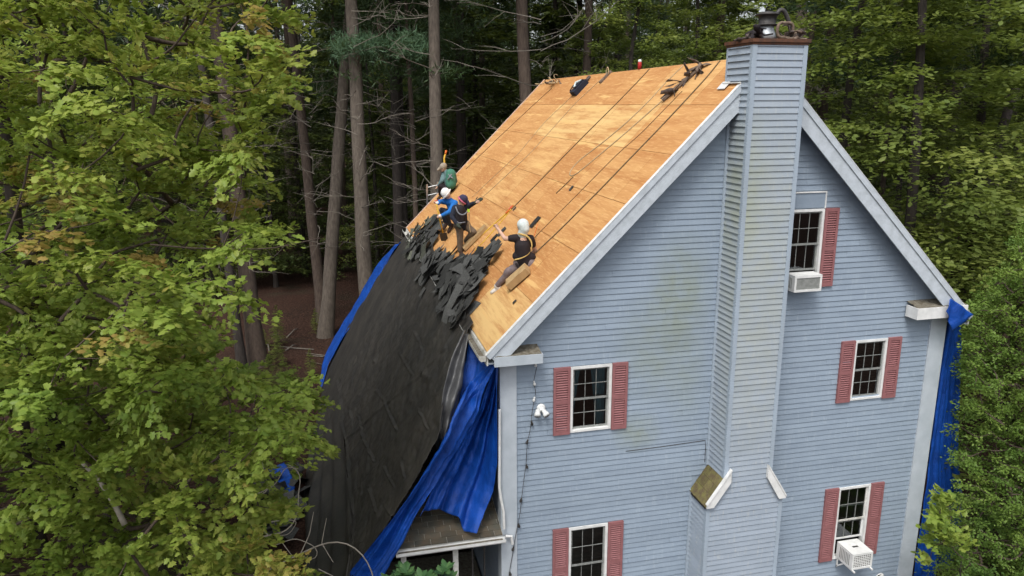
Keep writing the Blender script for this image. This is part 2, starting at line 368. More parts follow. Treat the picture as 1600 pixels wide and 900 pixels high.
# ---- windows
def window(key, up, lo, curtain=None, ac=False, gridrows=(2, 2)):
    x0, x1, z0, z1 = WIN[key]; y = -.035; mb = MB()
    mb.box(x0, x0+TR, y, .1, z0, z1).box(x1-TR, x1, y, .1, z0, z1).box(x0+TR, x1-TR, y+.001, .1, z1-TR, z1).box(x0+TR, x1-TR, y-.006, .1, z0, z0+TR*.8)
    wd = part('window', mb, M['white'])
    ix0, ix1, iz0, iz1 = x0+TR, x1-TR, z0+TR*.8, z1-TR
    def sash(sz0, sz1, yy, rows, mat):
        s = MB(); t = .033
        s.box(ix0, ix0+t, yy, yy+.03, sz0, sz1).box(ix1-t, ix1, yy, yy+.03, sz0, sz1).box(ix0+t, ix1-t, yy, yy+.03, sz1-t, sz1).box(ix0+t, ix1-t, yy, yy+.03, sz0, sz0+t*1.2)
        part('sash', s, mat, wd)
        g = MB(); px0, px1, pz0, pz1 = ix0+t, ix1-t, sz0+t*1.2, sz1-t
        for i in (1, 2):
            xx = px0+(px1-px0)*i/3; g.box(xx-.005, xx+.005, yy+.004, yy+.02, pz0, pz1)
        for j in range(1, rows):
            zz = pz0+(pz1-pz0)*j/rows; g.box(px0, px1, yy+.003, yy+.021, zz-.005, zz+.005)
        part('muntin', g, M['sash'], wd)
        for i in range(3):
            for j in range(rows):
                a, b = px0+(px1-px0)*i/3+.004, px0+(px1-px0)*(i+1)/3-.004; c, d = pz0+(pz1-pz0)*j/rows+.004, pz0+(pz1-pz0)*(j+1)/rows-.004
                g = MB(); tl = random.uniform(-.003, .003); g.v = [(a,yy+.013,c),(b,yy+.013+tl,c),(b,yy+.013+tl,d),(a,yy+.013,d)]; g.f = [(0,1,2,3)]; part('pane', g, M['glass'], wd)
    up(sash, iz0, iz1)
    if curtain:
        for (ca, cb, ta, tb) in curtain:
            P = []
            for i in range(13):
                t = i/12; row = []
                for j in range(6):
                    s = j/5; xa = ix0+(ix1-ix0)*(ca+(ta-ca)*s); xb = ix0+(ix1-ix0)*(cb+(tb-cb)*s)
                    row.append((xa+(xb-xa)*t, .16+.025*math.sin(t*20), iz0+(iz1-iz0)*s))
                P.append(row)
            part('curtain', MB().grid(P), M['curtain'], wd, True)
    return wd
def dh(f): 
    def g(sash, a, b): m_ = a+(b-a)*f; sash(m_-.02, b, .0, 2, M['sash']); sash(a, m_+.02, .034, 2, M['sash'])
    return g
window('ul', dh(.5), None, [(.0,.06,.0,.3), (.75,1.,.55,1.)])
def blind(wd, key, mat):
    x0, x1, z0, z1 = WIN[key]; P = [[(x, .11+.012*(k % 2), z0+.05+(z1-z0-.1)*k/40) for x in (x0+.06, x1-.06)] for k in range(41)]
    part('blind', MB().grid(P), mat, wd)
blind(window('ll', dh(.5), None), 'll', pmat('blind_grey', (.10,.105,.10), (.05,.055,.05), 3, .9)); blind(window('mr', dh(.5), None), 'mr', pmat('blind_brown', (.10,.065,.05), (.05,.035,.028), 4, .9))
def lr_s(sash, a, b):
    sash(a+(b-a)*.52, b, .0, 2, M['white_dirty']); sash(a+.40, a+.40+(b-a)*.5, .034, 2, M['white'])
window('lr', lr_s, None)
def at_s(sash, a, b): sash(a+(b-a)*.55, b, 0, 2, M['sash']); sash(a+.30, a+(b-a)*.55+.03, .034, 1, M['sash'])
window('at', at_s, None)
# framed panel above the attic window
mb = MB().box(5.73, 6.53, -.03, -.016, 9.10, 9.40); hp = part('header_panel', mb, M['siding'])
part('panel_trim', MB().box(5.70, 6.55, -.05, -.0165, 9.40, 9.425).box(6.53, 6.55, -.05, -.0165, 9.09, 9.40), M['white'], hp)
# ---- shutters
def shutter(x0, x1, z0, z1, split=.5):
    y0 = -.06; mb = MB(); t = .05; zs = z0+(z1-z0)*split
    mb.box(x0, x0+t, y0, -.014, z0, z1).box(x1-t, x1, y0, -.014, z0, z1)
    for a, b in ((z0, z0+.09), (zs-.045, zs+.045), (z1-.07, z1)): mb.box(x0+t, x1-t, y0+.001, -.014, a, b)
    sh = part('shutter', mb, M['shutter'])
    part('back_panel', MB().box(x0+t, x1-t, -.022, -.015, z0+.05, z1-.05), M['shutter'], sh)
    lv = MB()
    for a, b in ((z0+.09, zs-.045), (zs+.045, z1-.07)):
        n = int((b-a)/.046)
        for i in range(n):
            c = a+(i+.5)*(b-a)/n; h = (b-a)/n*.62
            lv.hexa([(x0+t,y0+.004,c-h*.3),(x1-t,y0+.004,c-h*.3),(x1-t,y0+.012,c-h*.3),(x0+t,y0+.012,c-h*.3),(x0+t,-.042,c+h*.3),(x1-t,-.042,c+h*.3),(x1-t,-.034,c+h*.3),(x0+t,-.034,c+h*.3)])
    tag(part('louvres', lv, M['shutter'], sh), kind='stuff')
for a, b, c, d in ((1.015,1.348,4.88,6.256), (2.198,2.514,4.88,6.256), (1.026,1.356,1.05,2.835), (2.201,2.526,1.05,2.835), (7.242,7.566,4.92,6.285), (8.369,8.693,4.92,6.285), (7.224,7.554,1.115,2.902), (8.378,8.703,1.115,2.902), (6.556,6.864,7.50,9.087)): shutter(a, b, c, d, .49)
# ---- chimney (clapboard chase with shoulders)
mb = MB().box(CH0+.02, CH1-.02, CD+.02, -.0, SH_TOP-.3, 12.12).box(CH0+.021, CH1-.021, 0, .22, RIDGE-1.0, 12.119)
mb.hexa([(LC0+.02,CD+.02,0),(LC1-.02,CD+.02,0),(LC1-.02,-.001,0),(LC0+.02,-.001,0),(LC0+.02,CD+.02,SH_BOT),(LC1-.02,CD+.02,SH_BOT),(LC1-.02,-.001,SH_BOT),(LC0+.02,-.001,SH_BOT)])
chim = part('chimney', mb, M['chimney_siding'])
sp = .58/.5
z = .12; side = MB()
while z < 12.1:
    z1 = min(z+EXPO, 12.12); zm = (z+z1)/2
    if zm > SH_TOP: a, b = CH0, CH1
    elif zm < SH_BOT: a, b = LC0, LC1
    else: t = (zm-SH_BOT)/(SH_TOP-SH_BOT); a, b = LC0+(CH0-LC0)*t, LC1+(CH1-LC1)*t
    part('siding_board', board(a+.07, b-.07, a+.07, b-.07, z, z1, CD+.019), M['chimney_siding'], chim)
    yb = .2 if z > RIDGE-.55 else -.015
    y0, y1 = CD+.06, (-.045 if yb < 0 else .16)
    if z > RIDGE - .85 and yb < 0: y1 = -.32+.0
    h = .032; xx = a+.021
    lb = MB().hexa([(xx-h,y1,z),(xx-h,y0,z),(xx,y0,z),(xx,y1,z),(xx-.002,y1,z1),(xx-.002,y0,z1),(xx,y0,z1),(xx,y1,z1)])
    if SH_BOT-.12 < zm < SH_TOP+.03: z = z1; continue
    part('side_board', lb, M['chimney_siding'], chim)
    xx = b-.021; side.hexa([(xx,y0,z),(xx+h,y0,z),(xx+h,y1,z),(xx,y1,z),(xx,y0,z1),(xx+.002,y0,z1),(xx+.002,y1,z1),(xx,y1,z1)])
    z = z1
tag(part('side_boards', side, M['chimney_siding'], chim), kind='stuff')
def corner(x, sgn, z0, z1, y1=None):
    w_ = .085
    mb = MB().box(min(x, x+sgn*w_), max(x, x+sgn*w_), CD-.003, CD+.012, z0, z1).box(min(x-.003*sgn, x+.014*sgn), max(x-.003*sgn, x+.014*sgn), CD+.012, CD+.085, z0, z1)
    part('corner_trim', mb, M['trim_blue'], chim)
corner(CH0-.002, 1, SH_TOP-.1, 12.12); corner(CH1+.002, -1, SH_TOP-.1, 12.12); corner(LC0-.002, 1, 0, SH_BOT); corner(LC1+.002, -1, 0, SH_BOT)
part('corner_trim', MB().box(CH0-.05, CH0+.018, -.05, -.016, SH_TOP, 11.05).box(LC0-.05, LC0+.018, -.05, -.016, 0, SH_BOT), M['trim_blue'], chim)
part('corner_trim', MB().box(CH1-.018, CH1+.05, -.05, -.016, SH_TOP, 11.05).box(LC1-.018, LC1+.05, -.05, -.016, 0, SH_BOT), M['trim_blue'], chim)
part('corner_trim', MB().box(CH0-.004, CH0+.06, .161, .225, 11.48, 12.12), M['trim_blue'], chim)
# shoulders: white fascia and mossy shingles
for sg in (-1, 1):
    xi, xo = (CH0, LC0-.03) if sg < 0 else (CH1, LC1+.03)
    xi2 = xi - sg*.13
    za, zb_ = SH_TOP+.18, SH_BOT-.02
    def sz(x): return zb_+(za-zb_)*(x-xo)/(xi2-xo)
    yf = CD-.07
    mb = MB()
    xc = xo - sg*.15
    mb.hexa([(xc,yf,sz(xo)-.04),(xi2,yf,sz(xi2)-.25),(xi2,CD-.001,sz(xi2)-.25),(xc,CD-.001,sz(xo)-.04),(xc,yf,sz(xc)+.035),(xi2,yf,sz(xi2)+.035),(xi2,CD-.001,sz(xi2)+.035),(xc,CD-.001,sz(xc)+.035)])
    mb.hexa([(xo,yf,sz(xo)-.04),(xc,yf,sz(xo)-.0401),(xc,CD-.001,sz(xo)-.0401),(xo,CD-.001,sz(xo)-.04),(xo,yf,sz(xo)+.035),(xc,yf,sz(xc)+.035),(xc,CD-.001,sz(xc)+.035),(xo,CD-.001,sz(xo)+.035)])
    mb.hexa([(xo,yf-.015,sz(xo)+.0),(xi2,yf-.015,sz(xi2)+.0),(xi2,yf-.0005,sz(xi2)+.0),(xo,yf-.0005,sz(xo)+.0),(xo,yf-.015,sz(xo)+.045),(xi2,yf-.015,sz(xi2)+.045),(xi2,yf-.0005,sz(xi2)+.045),(xo,yf-.0005,sz(xo)+.045)])
    part('shoulder_fascia', mb, M['white'], chim)
    mb = MB().hexa([(xo,CD,sz(xo)-.09),(xi,CD,sz(xi)-.09),(xi,-.05,sz(xi)-.09),(xo,-.05,sz(xo)-.09),(xo,CD,sz(xo)),(xi,CD,sz(xi)),(xi,-.05,sz(xi)),(xo,-.05,sz(xo))])
    part('shoulder_deck', mb, M['bark_dark'], chim)
    for i in range(3):
        ys = sorted([-.02, CD-.05] + [CD*(k+ (i%2)*.5)/3.2 for k in (1, 2)])
        for ya, yb in zip(ys, ys[1:]):
            xa = xo + (xi-xo)*i/3 - (.02 if i == 0 else 0)*(-sg) ; xb = xo+(xi-xo)*(i+1.1)/3; xb = xb if i < 2 else xi
            e = .022
            part('shingle', MB().hexa([(xa,ya+.002,sz(xa)+.002),(xb,ya+.002,sz(xb)+.002),(xb,yb-.002,sz(xb)+.002),(xa,yb-.002,sz(xa)+.002),(xa,ya+.002,sz(xa)+e),(xb,ya+.002,sz(xb)+.01),(xb,yb-.002,sz(xb)+.01),(xa,yb-.002,sz(xa)+e)]), M['moss'], chim)
# chimney top
capz = 12.125
part('chimney_cap', MB().box(CH0-.035, CH1+.035, CD-.035, .27, capz, capz+.06).box(CH0-.012, CH1+.012, CD-.012, .245, capz-.04, capz-.001), M['rust'], chim)
fl = AT(1199, 50, 13.0); fc = Vector((4.87, -.22, capz+.06))
fl = part('flue_pipe', MB().lathe(fc, [(.19, 0), (.155, .12), (.125, .2), (.125, .24)], 18), M['galv'], chim, True)
part('rain_cap', MB().lathe(fc, [(.13, .24), (.2, .26), (.2, .275), (.15, .28), (.15, .42), (.2, .43), (.215, .44), (.16, .475), (.04, .50), (0, .505)], 20), M['black_metal'], chim, True)
part('flashing', MB().box(CH0-.05, CH0-.004, -.36, .24, 11.45, 11.47).hexa([(CH0-.12,.02,11.355),(CH0-.004,.02,11.47),(CH0-.004,.3,11.47),(CH0-.12,.3,11.355),(CH0-.12,.02,11.365),(CH0-.004,.02,11.49),(CH0-.004,.3,11.49),(CH0-.12,.3,11.365)]), M['white'], chim)

# ---- roof
u_s = Vector((1, 0, SL)).normalized(); nrm = Vector((-SL, 0, 1)).normalized(); SLEN = (W/2-EX)*math.hypot(1, SL)
E0 = Vector((EX, 0, EZ))
def rp(s, y, h=0): return E0 + u_s*s + Vector((0, y, 0)) + nrm*h
def slab(s0, s1, y0, y1, h0, h1):
    return MB().hexa([rp(s0,y0,h0), rp(s1,y0,h0), rp(s1,y1,h0), rp(s0,y1,h0), rp(s0,y0,h1), rp(s1,y0,h1), rp(s1,y1,h1), rp(s0,y1,h1)])
roof = part('roof', slab(0, SLEN-.01, LEN0+.01, LEN1, -.13, -.016), M['ply'])
roof['tone'] = .0
mb = slab(0, SLEN-.012, LEN0+.01, LEN1, -.13, -.002); mb.v = [(W-a, b, c) for a, b, c in mb.v]; mb.f = [tuple(reversed(f)) for f in mb.f]
part('roof_rear_slope', mb, M['shingle'])
pale = [PR(800, 505), PR(905, 200), PR(985, 175), PR(865, 205), PR(760, 460)]
mid = [PR(850, 255), PR(800, 285), PR(1090, 130)]
for i in range(6):
    s0, s1 = i*1.22, min((i+1)*1.22, SLEN-.004)
    y = LEN0 - (1.22 if i % 2 else 0) - (.5 if i in (2, 3) else 0)
    while y < LEN1:
        ya, yb = max(y, LEN0), min(y+2.44, LEN1)
        if yb-ya > .15:
            h = random.uniform(0, .0025)
            o = part('plywood_sheet', slab(s0+.005, s1-.005, ya+.005, yb-.005, -.013+h, h), M['ply'], roof)
            inside = lambda q: s0 <= (q-E0).dot(u_s) <= s1 and ya <= q.y <= yb
            o['tone'] = .92 if any(inside(q) for q in pale) else .75 if any(inside(q) for q in mid) else random.choice([.2,.35,.4,.45,.5,.55])+random.uniform(-.06,.06)
        y += 2.44
# rake boards, soffit, cornice returns (left and right mirrored)
def mir(mb, on):
    if on: mb.v = [(W-a, b, c) for a, b, c in mb.v]; mb.f = [tuple(reversed(f)) for f in mb.f]
    return mb
for right in (False, True):
    send = (CH0-EX)*math.hypot(1, SL) - .0
    rk = part('rake_board', mir(slab(-.02, send, LEN0-.03, LEN0, -.34, -.1), right), M['rake'])
    part('rake_trim', mir(slab(-.05, send, LEN0-.055, LEN0+.008, -.1, .006), right), M['rake'], rk)
    part('drip_edge', mir(slab(-.05, send, LEN0-.06, LEN0+.03, .006, .014), right), M['white'], rk)
    part('soffit', mir(slab(0, send+.3, LEN0+.002, -.016, -.2, -.15), right), M['trim'])
    part('eave_fascia', mir(MB().box(EX-.02, EX+.01, LEN0+.0, LEN1, EZ-.24, EZ-.025), right), M['white_dirty'])
    part('eave_soffit', mir(MB().box(EX+.012, -.031, LEN0+.012, LEN1, EZ-.22, EZ-.2), right), M['trim'])
part('far_rake_trim', slab(-.02, SLEN-.01, LEN1-.03, LEN1+.05, .003, .02), M['foam_pale'])
# left gutter: trough along the left eave
prof = [(0, .0), (-.015, -.10), (-.10, -.11), (-.14, -.07), (-.145, .0)]
P = [[Vector((EX-.022+a, y, EZ-.04+b)) for a, b in prof] for y in (LEN0-.02, 3, 7, 14.2)]
gt = part('gutter', MB().grid(P, .004), M['white_dirty'])
mb = MB(); e = [Vector((EX-.022+a, LEN0-.018, EZ-.04+b)) for a, b in prof]; mb.v = [tuple(q) for q in e]; mb.f = [tuple(range(5))]; part('end_cap', mb, M['white_dirty'], gt)
part('leaf_litter', MB().box(EX-.155, EX-.045, LEN0+.03, 5, EZ-.13, EZ-.085), M['rot'], gt)
def cornice(x0, x1, z0, z1, lip):
    mb = MB().box(x0, x1, -.38, -.35, z0, z1).box(x1-.03 if lip > 0 else x0, x1 if lip > 0 else x0+.03, -.35, -.046, z0, z1).box(x0+.01, x1-.01, -.35, -.046, z0+.001, z0+.02)
    c = part('cornice_return', mb, M['white'] if lip < 0 else M['trim'])
    P = [[Vector((x0+.02+(x1-x0-.04)*i/10, -.36+.33*j/4, z1+.005+.02*j+.02*noise.noise(Vector((i*.9, j*.8, x0))))) for j in range(5)] for i in range(11)]
    part('weathered_top', MB().grid(P, -.02), M['rot'], c)
cornice(-.20, .71, 6.50, 6.68, 1); cornice(8.70, 9.93, 6.74, 6.98, -1)

# ---- porch under the sheets
PG = -.2; PZ0 = 3.0; PS = .27
def pz(y): return PZ0 + (y-PG)*PS
mb = MB().hexa([(-2.05,PG,pz(PG)-.12),(-.035,PG,pz(PG)-.12),(-.035,1.9,pz(1.9)-.12),(-2.05,1.9,pz(1.9)-.12),(-2.05,PG,pz(PG)-.005),(-.035,PG,pz(PG)-.005),(-.035,1.9,pz(1.9)-.005),(-2.05,1.9,pz(1.9)-.005)])
pr = part('porch_roof', mb, M['white_dirty'])
for i in range(15):
    y0 = PG-.02+i*.14; y1 = y0+.15; x = -2.05 - (i%3)*.1
    while x < -.04:
        xa, xb = max(x, -2.05), min(x+.31, -.04)
        if xb-xa > .03:
            e = random.uniform(-.002, .003)
            part('shingle', MB().hexa([(xa+.003,y0,pz(y0)+.0),(xb-.003,y0,pz(y0)+.0),(xb-.003,y1,pz(y1)-.004),(xa+.003,y1,pz(y1)-.004),(xa+.003,y0,pz(y0)+.014+e),(xb-.003,y0,pz(y0)+.014+e),(xb-.003,y1,pz(y1)+.001),(xa+.003,y1,pz(y1)+.001)]), M['porch_shingle'], pr)
        x += .31
P = [[Vector((x, PG-.03-a, PZ0-.03+b)) for a, b in [(0, .0), (.012, -.09), (.08, -.095), (.11, -.06), (.112, .0)]] for x in (-2.1, -1, .0)]
pg = part('porch_gutter', MB().grid(P, -.004), M['white'])
part('gutter_debris', MB().box(-2.05, -.05, PG-.125, PG-.04, PZ0-.1, PZ0-.055), M['rot'], pg)
part('downspout', MB().tube([PY(780.5, 640, -.11), PY(780.5, 762, -.11), PY(782.5, 778, -.12), PY(787, 800, -.13), PY(788, 826, -.13)], .028, 8).tube([PY(790, 838, -.13), PY(799, 838, -.12), PY(801, 850, -.12)], .03, 8), M['white'])
for x in (-1.95, -.95): part('porch_post', MB().box(x-.05, x+.05, PG+.1, PG+.2, 0, PZ0-.12), M['white_dirty'])
part('porch_floor', MB().box(-2.3, -.04, PG, 3.2, 0, .5), M['rot'])
part('porch_screen', MB().box(-.6, -.57, .1, .13, .5, 2.9).box(-.36, -.33, .1, .13, .5, 2.9), M['black_metal'])

# ================================================================== things fixed on the gable wall
def ac(name, x0, x1, z0, z1, yout, label, style):
    t = thing(name, ((x0+x1)/2, -.04, z0), label, 'air conditioner')
    b = MB().box(x0, x1, yout, -.036, z0, z1).build('case', M['white'], t)
    fx0, fx1, fz0, fz1 = x0+.04, x1-.04, z0+.045, z1-.05
    MB().box(fx0, fx1, yout-.004, yout-.0005, fz0, fz1).build('coil', M['black_metal'] if style else M['sash'], t)
    g = MB()
    if style:
        n = 9
        for i in range(n+1): x = fx0+(fx1-fx0)*i/n; g.box(x-.005, x+.005, yout-.014, yout-.0045, fz0, fz1)
        for j in range(8): zz = fz0+(fz1-fz0)*j/7; g.box(fx0, fx1, yout-.0135, yout-.0042, zz-.006, zz+.006)
    g.box(x0, fx0, yout-.018, yout-.0003, z0, z1).box(fx1, x1, yout-.018, yout-.0003, z0, z1).box(fx0, fx1, yout-.017, yout-.0003, z0, fz0).box(fx0, fx1, yout-.017, yout-.0003, fz1, z1)
    g.build('grille', M['white'], t)
    v = MB()
    for i in range(7): y = yout*.42 + i*.018; v.box(x0-.004, x0-.0005, yout+.08+i*.05, yout+.1+i*.05, z0+.06, z1-.06) if yout+.1+i*.05 < -.05 else None
    v.build('side_vents', M['sash'], t)
    if style:
        xm = (x0+x1)/2; MB().box(xm-.07, xm+.07, yout+.22, yout+.27, z1+.0005, z1+.003).build('rating_label', M['black_metal'], t)
        for x in (x0+.03, x1-.03):
            br = MB().box(x-.015, x+.015, yout-.09, -.05, z0-.03, z0-.001)
            br.obox((x, -.16, z0-.13), (.012,0,0), (0,.11,-.10), (0,.01,.012)).box(x-.012, x+.012, -.075, -.05, z0-.24, z0-.031)
            br.build('bracket', M['white'], t)
ac('air_conditioner', 7.66, 8.17, 1.19, 1.57, -.55, 'white window air conditioner on a bracket below a half raised sash', 1)
ac('air_conditioner', 5.80, 6.40, 7.50, 7.83, -.33, 'white window air conditioner with plain dark back in the attic window', 0)
t = thing('flood_light', PY(846, 640, -.03), 'white twin head flood light fixed on the siding beside string lights', 'light')
c = PY(845, 637, -.02); MB().lathe(c, [(.085,0),(.085,.03),(.05,.05),(0,.05)], 16, (0,-1,0)).build('base_plate', M['white'], t, True)
for px_, ax in ((840, Vector((-.25,-.8,-.7))), (851, Vector((.35,-.8,-.6)))):
    MB().lathe(PY(px_, 644, -.12), [(.02,-.06),(.04,-.04),(.045,0),(.06,.04),(.062,.09),(.055,.09),(.05,.07),(0,.07)], 14, ax).build('lamp_head', M['white'], t, True)
pts = [(838,545),(839,572),(834,595),(837,613),(832,640),(828,675),(824,690),(822,725),(816,770),(813,800),(806,835),(802,860),(796,893),(792,930)]
t = thing('string_lights', PY(792, 930, -.07), 'black cord of string lights hanging down beside the corner board', 'lights')
P = []
for (a, b), (c, d) in zip(pts, pts[1:]):
    for k in range(4): P.append(PY(a+(c-a)*k/4, b+(d-b)*k/4, -.075+.01*math.sin(len(P))))
MB().tube(P, .006, 5).build('cord', M['black_metal'], t)
for k in range(3, len(P)-1, 5):
    q = P[k]; wh = k < 18
    MB().lathe(q, [(.008,0),(.018,-.02),(.018,-.045),(.03,-.07),(.024,-.1),(0,-.11)], 8, Vector((.25*((k%2)*2-1),-.1,1))).build('bulb', M['white'] if wh else M['black_metal'], t, True)
o = MB().tube([PY(978,705,-.02), PY(1040,697,-.02), PY(1102,688,-.02), PY(1102.5,700,-.02), PY(1101,722,-.02)], .007, 5).build('cable', M['black_metal']); tag(o, 'thin dark cable stapled across the siding left of the chimney shoulder', 'cable')
t = thing('dryer_vent', PY(1377, 893, -.02), 'small white round vent hood low on the wall below the window air conditioner', 'vent')
MB().lathe(PY(1374, 900, -.02), [(.1,0),(.1,.03),(.075,.035),(.075,.12),(.065,.12),(.06,.04)], 16, (0,-1,-.25)).build('hood', M['white'], t, True)
MB().lathe(PY(1374, 900, -.06), [(.055,0),(.055,.01),(0,.01)], 14, (0,-1,-.25)).build('flap', M['black_metal'], t)

# ================================================================== sheets and tarps
def resample(pts, n):
    pts = [Vector(p) for p in pts]; d = [0]
    for a, b in zip(pts, pts[1:]): d.append(d[-1]+(b-a).length)
    out = []
    for i in range(n):
        s = d[-1]*i/(n-1); k = max(j for j in range(len(d)) if d[j] <= s+1e-9); k = min(k, len(pts)-2)
        f = (s-d[k])/max(d[k+1]-d[k], 1e-9); out.append(pts[k].lerp(pts[k+1], f))
    return out
def smooth_line(L, it=3):
    L = [Vector(p) for p in L]
    for _ in range(it): L = [L[0]] + [(L[i-1]+L[i]*2+L[i+1])/4 for i in range(1, len(L)-1)] + [L[-1]]
    return L
def sheet(A, B, nu, nv, disp, n=None):         # ruled sheet between two edge lines, displaced along its normal
    A = smooth_line(resample(A, nv), 4); B = smooth_line(resample(B, nv), 4); G = []
    for i in range(nu):
        u = i/(nu-1); G.append([A[j].lerp(B[j], u) for j in range(nv)])
    H = [[None]*nv for _ in range(nu)]
    for i in range(nu):
        for j in range(nv):
            a = G[min(i+1,nu-1)][j]-G[max(i-1,0)][j]; b = G[i][min(j+1,nv-1)]-G[i][max(j-1,0)]
            q = a.cross(b); q = q.normalized() if q.length > 1e-9 else Vector((0,0,1))
            if q.dot(CAM-G[i][j]) < 0: q = -q
            H[i][j] = G[i][j] + q*disp(i/(nu-1), j/(nv-1), G[i][j])
    return H
def fb(p, s, o=3): return noise.fractal(Vector(p)*s, 1.0, 2.0, o)
eave_r = Vector((-.42, .92, 6.80)); 
A_right = [PR(742, 506, .05), Vector((-.50, .95, 6.62)), PT(702, 595), PT(684, 680), PT(640, 762), PT(590, 838), PT(545, 900), PT(515, 950)]
A_left = [PR(668, 372, .05), PT(640, 410), PT(600, 475), PT(560, 540), PT(525, 597), PT(535, 665), PT(545, 735), PT(550, 810), PT(553, 870), PT(540, 950)]
B_left = [PR(646, 352, .05), PT(625, 375), PT(606, 405), PT(580, 447), PT(543, 507), PT(507, 578), PT(495, 640), PT(482, 700), PT(468, 800), PT(458, 900), PT(452, 960)]
CREASE = [([(525,597),(545,735),(552,860)], .06, 4), ([(585,610),(600,625),(617,670)], .06, 2.6), ([(557,650),(568,680),(580,720)], .06, 2.6), ([(625,720),(632,745)], .05, 2.5), ([(600,730),(612,758)], .05, 2.5), ([(577,760),(587,800)], .06, 2.6), ([(625,550),(645,585)], .05, 2.5), ([(650,520),(662,548)], .04, 2.5), ([(600,540),(585,566)], .05, 2.6), ([(655,640),(668,670)], .05, 2.5), ([(620,820),(600,790)], .05, 2.6)]
SEAM = [([(530,695),(565,667),(655,590),(700,548)], .03), ([(672,445),(610,560),(560,630),(532,660)], .05), ([(700,500),(640,640),(575,770),(553,850)], .055), ([(690,610),(640,660),(560,760)], .045)]
def seg_d(a, b, L):
    best, sgn = 1e9, 1
    for (x0, y0), (x1, y1) in zip(L, L[1:]):
        dx, dy = x1-x0, y1-y0; t = max(0, min(1, ((a-x0)*dx+(b-y0)*dy)/(dx*dx+dy*dy))); ex, ey = a-x0-dx*t, b-y0-dy*t; d = math.hypot(ex, ey)
        if d < best: best, sgn = d, (1 if ex*dy-ey*dx > 0 else -1)
    return best, sgn
def laid(p):
    a, b, _ = proj(p); a += 3*fb((b*.03, 1, 2), 1, 2); h = 0
    for L, amp, wd in CREASE:
        wd = wd*.55; amp = amp*.55; d, sg = seg_d(a, b, L)
        if d < wd*4: h += amp*math.exp(-(d/wd)**2) - .4*amp*math.exp(-((d-wd*1.8)/wd)**2)*(sg > 0)
    for L, amp in SEAM:
        d, sg = seg_d(a, b, L)
        if d < 26: h += amp*math.exp(-d/9)*(1 if sg > 0 else 0)*(1 if d > .7 else d/.7)
    return h
def d_black(u, v, p):
    q = Vector((p.y, p.z*.45, 1.7))
    wr = 0
    for k in range(6):                         # long creases running with the fall of the sheet
        c = .08+.16*k+.05*fb((v*2.2, k*3.1, 0), 1, 2); wr += .07*math.exp(-((u-c)/.016)**2)*(1 if k % 2 else -.8)*max(0, fb((v*5, k, 4), 1, 2)+.25)
    for k in range(5):
        c = .2+.15*k+.04*fb((u*3, k*2.1, 7), 1, 2); wr += .05*math.exp(-((v-c)/.012)**2)*max(0, fb((u*4, k*5., 2), 1, 2))*2
    return .03 + .05*fb(q, .45, 2) + .03*fb(p, 1.7, 3) + .6*wr + .016*fb(p, 6, 2) + laid(p) - .12*math.sin(math.pi*v)*.4
bs = thing('roofing_felt', Vector((-3.5, 3, 0)), 'huge black sheet draped from the eave down over the porch', 'sheet')
MB().grid(sheet(A_left, A_right, 280, 330, d_black), .01).build('near_sheet', M['felt'], bs, True)
def d_far(u, v, p):
    f = math.sin(u*26+3*fb((v*2, 0, 1), 1, 2)+v*2)*.07*min(1, max(0, (v-.5)*4))
    return -.03 + .08*fb((p.y*.5, p.z*.4, 9), .8, 2) + f + .02*fb(p, 2.3, 3) + .10*max(0, 1-abs(u-1)/.12)*0
MB().grid(sheet(B_left, [q+Vector((.0,-.15,-.05)) for q in A_left], 60, 90, d_far), .01).build('far_sheet', M['felt'], bs, True)
fl_l = [PY(724, 516, .85), PY(706, 556, .55), PY(692, 610, .2), PY(687, 650, .05), PY(689, 690, -.05)]
fl_r = [PY(731, 523, .8), PY(727, 560, .5), PY(723, 600, .25), PY(714, 645, .05), PY(696, 690, -.05)]
def d_flap(u, v, p): return .07*math.sin(u*8+v*4)+.07*fb(p, 3, 3)+.03*abs(fb(p, 7, 2))
MB().grid(sheet(fl_l, fl_r, 22, 34, d_flap), .008).build('hanging_flap', M['felt_shiny'], bs, True)
# blue tarp at the near eave corner
bt = thing('tarp', Vector((-1.0, -.1, 3.1)), 'bright blue tarp bunched below the bare eave and trailing over the porch roof', 'tarp')
b_in = [PY(768, 563, -.1), PY(738, 598, .2), PT(712, 628, -.06), PT(690, 684, -.06), PT(640, 764, -.06), PT(590, 840, -.06), PT(545, 902, -.06), PT(515, 955, -.06)]
b_out = [PY(777, 566, -.26), PY(745, 640, -.14), PY(706, 706, -.1), PY(668, 770, -.2), PY(650, 806, -.26), PY(632, 850, -.36), PY(600, 905, -.42), PY(585, 960, -.42)]
def d_band(u, v, p): return (.07*math.sin(u*8.5+.6)+.05*math.sin(u*19+v*3))*min(1, v*5+.1)+.03*fb(p, 3, 3)+.03*abs(fb(p, 5, 3))
MB().grid(sheet(b_in, b_out, 60, 110, d_band), .006).build('band', M['tarp'], bt, True)
c_r = [PY(778, 563, -.24), PY(778, 600, -.16), PY(777, 660, -.1), PY(776, 720, -.06), PY(769, 765, .02), PY(756, 800, -.05), PY(744, 834, -.3)]
c_l = [PY(773, 566, -.1), PY(746, 640, .0), PY(708, 706, .02), PY(672, 768, -.08), PY(655, 803, -.16)]
def d_cur(u, v, p):
    s_ = math.sin(math.pi*min(1, u*1.05))
    return -(.55*s_**1.5)*min(1, v*2.2)*(1-.55*v) + (.11*math.sin(u*17+1.6*v+.8)+.05*math.sin(u*34+2+3*v))*min(1, v*3+.05) + .05*fb(p, 2.2, 3) + .025*abs(fb(p, 6, 3))
H = sheet(c_r, c_l, 90, 80, d_cur)
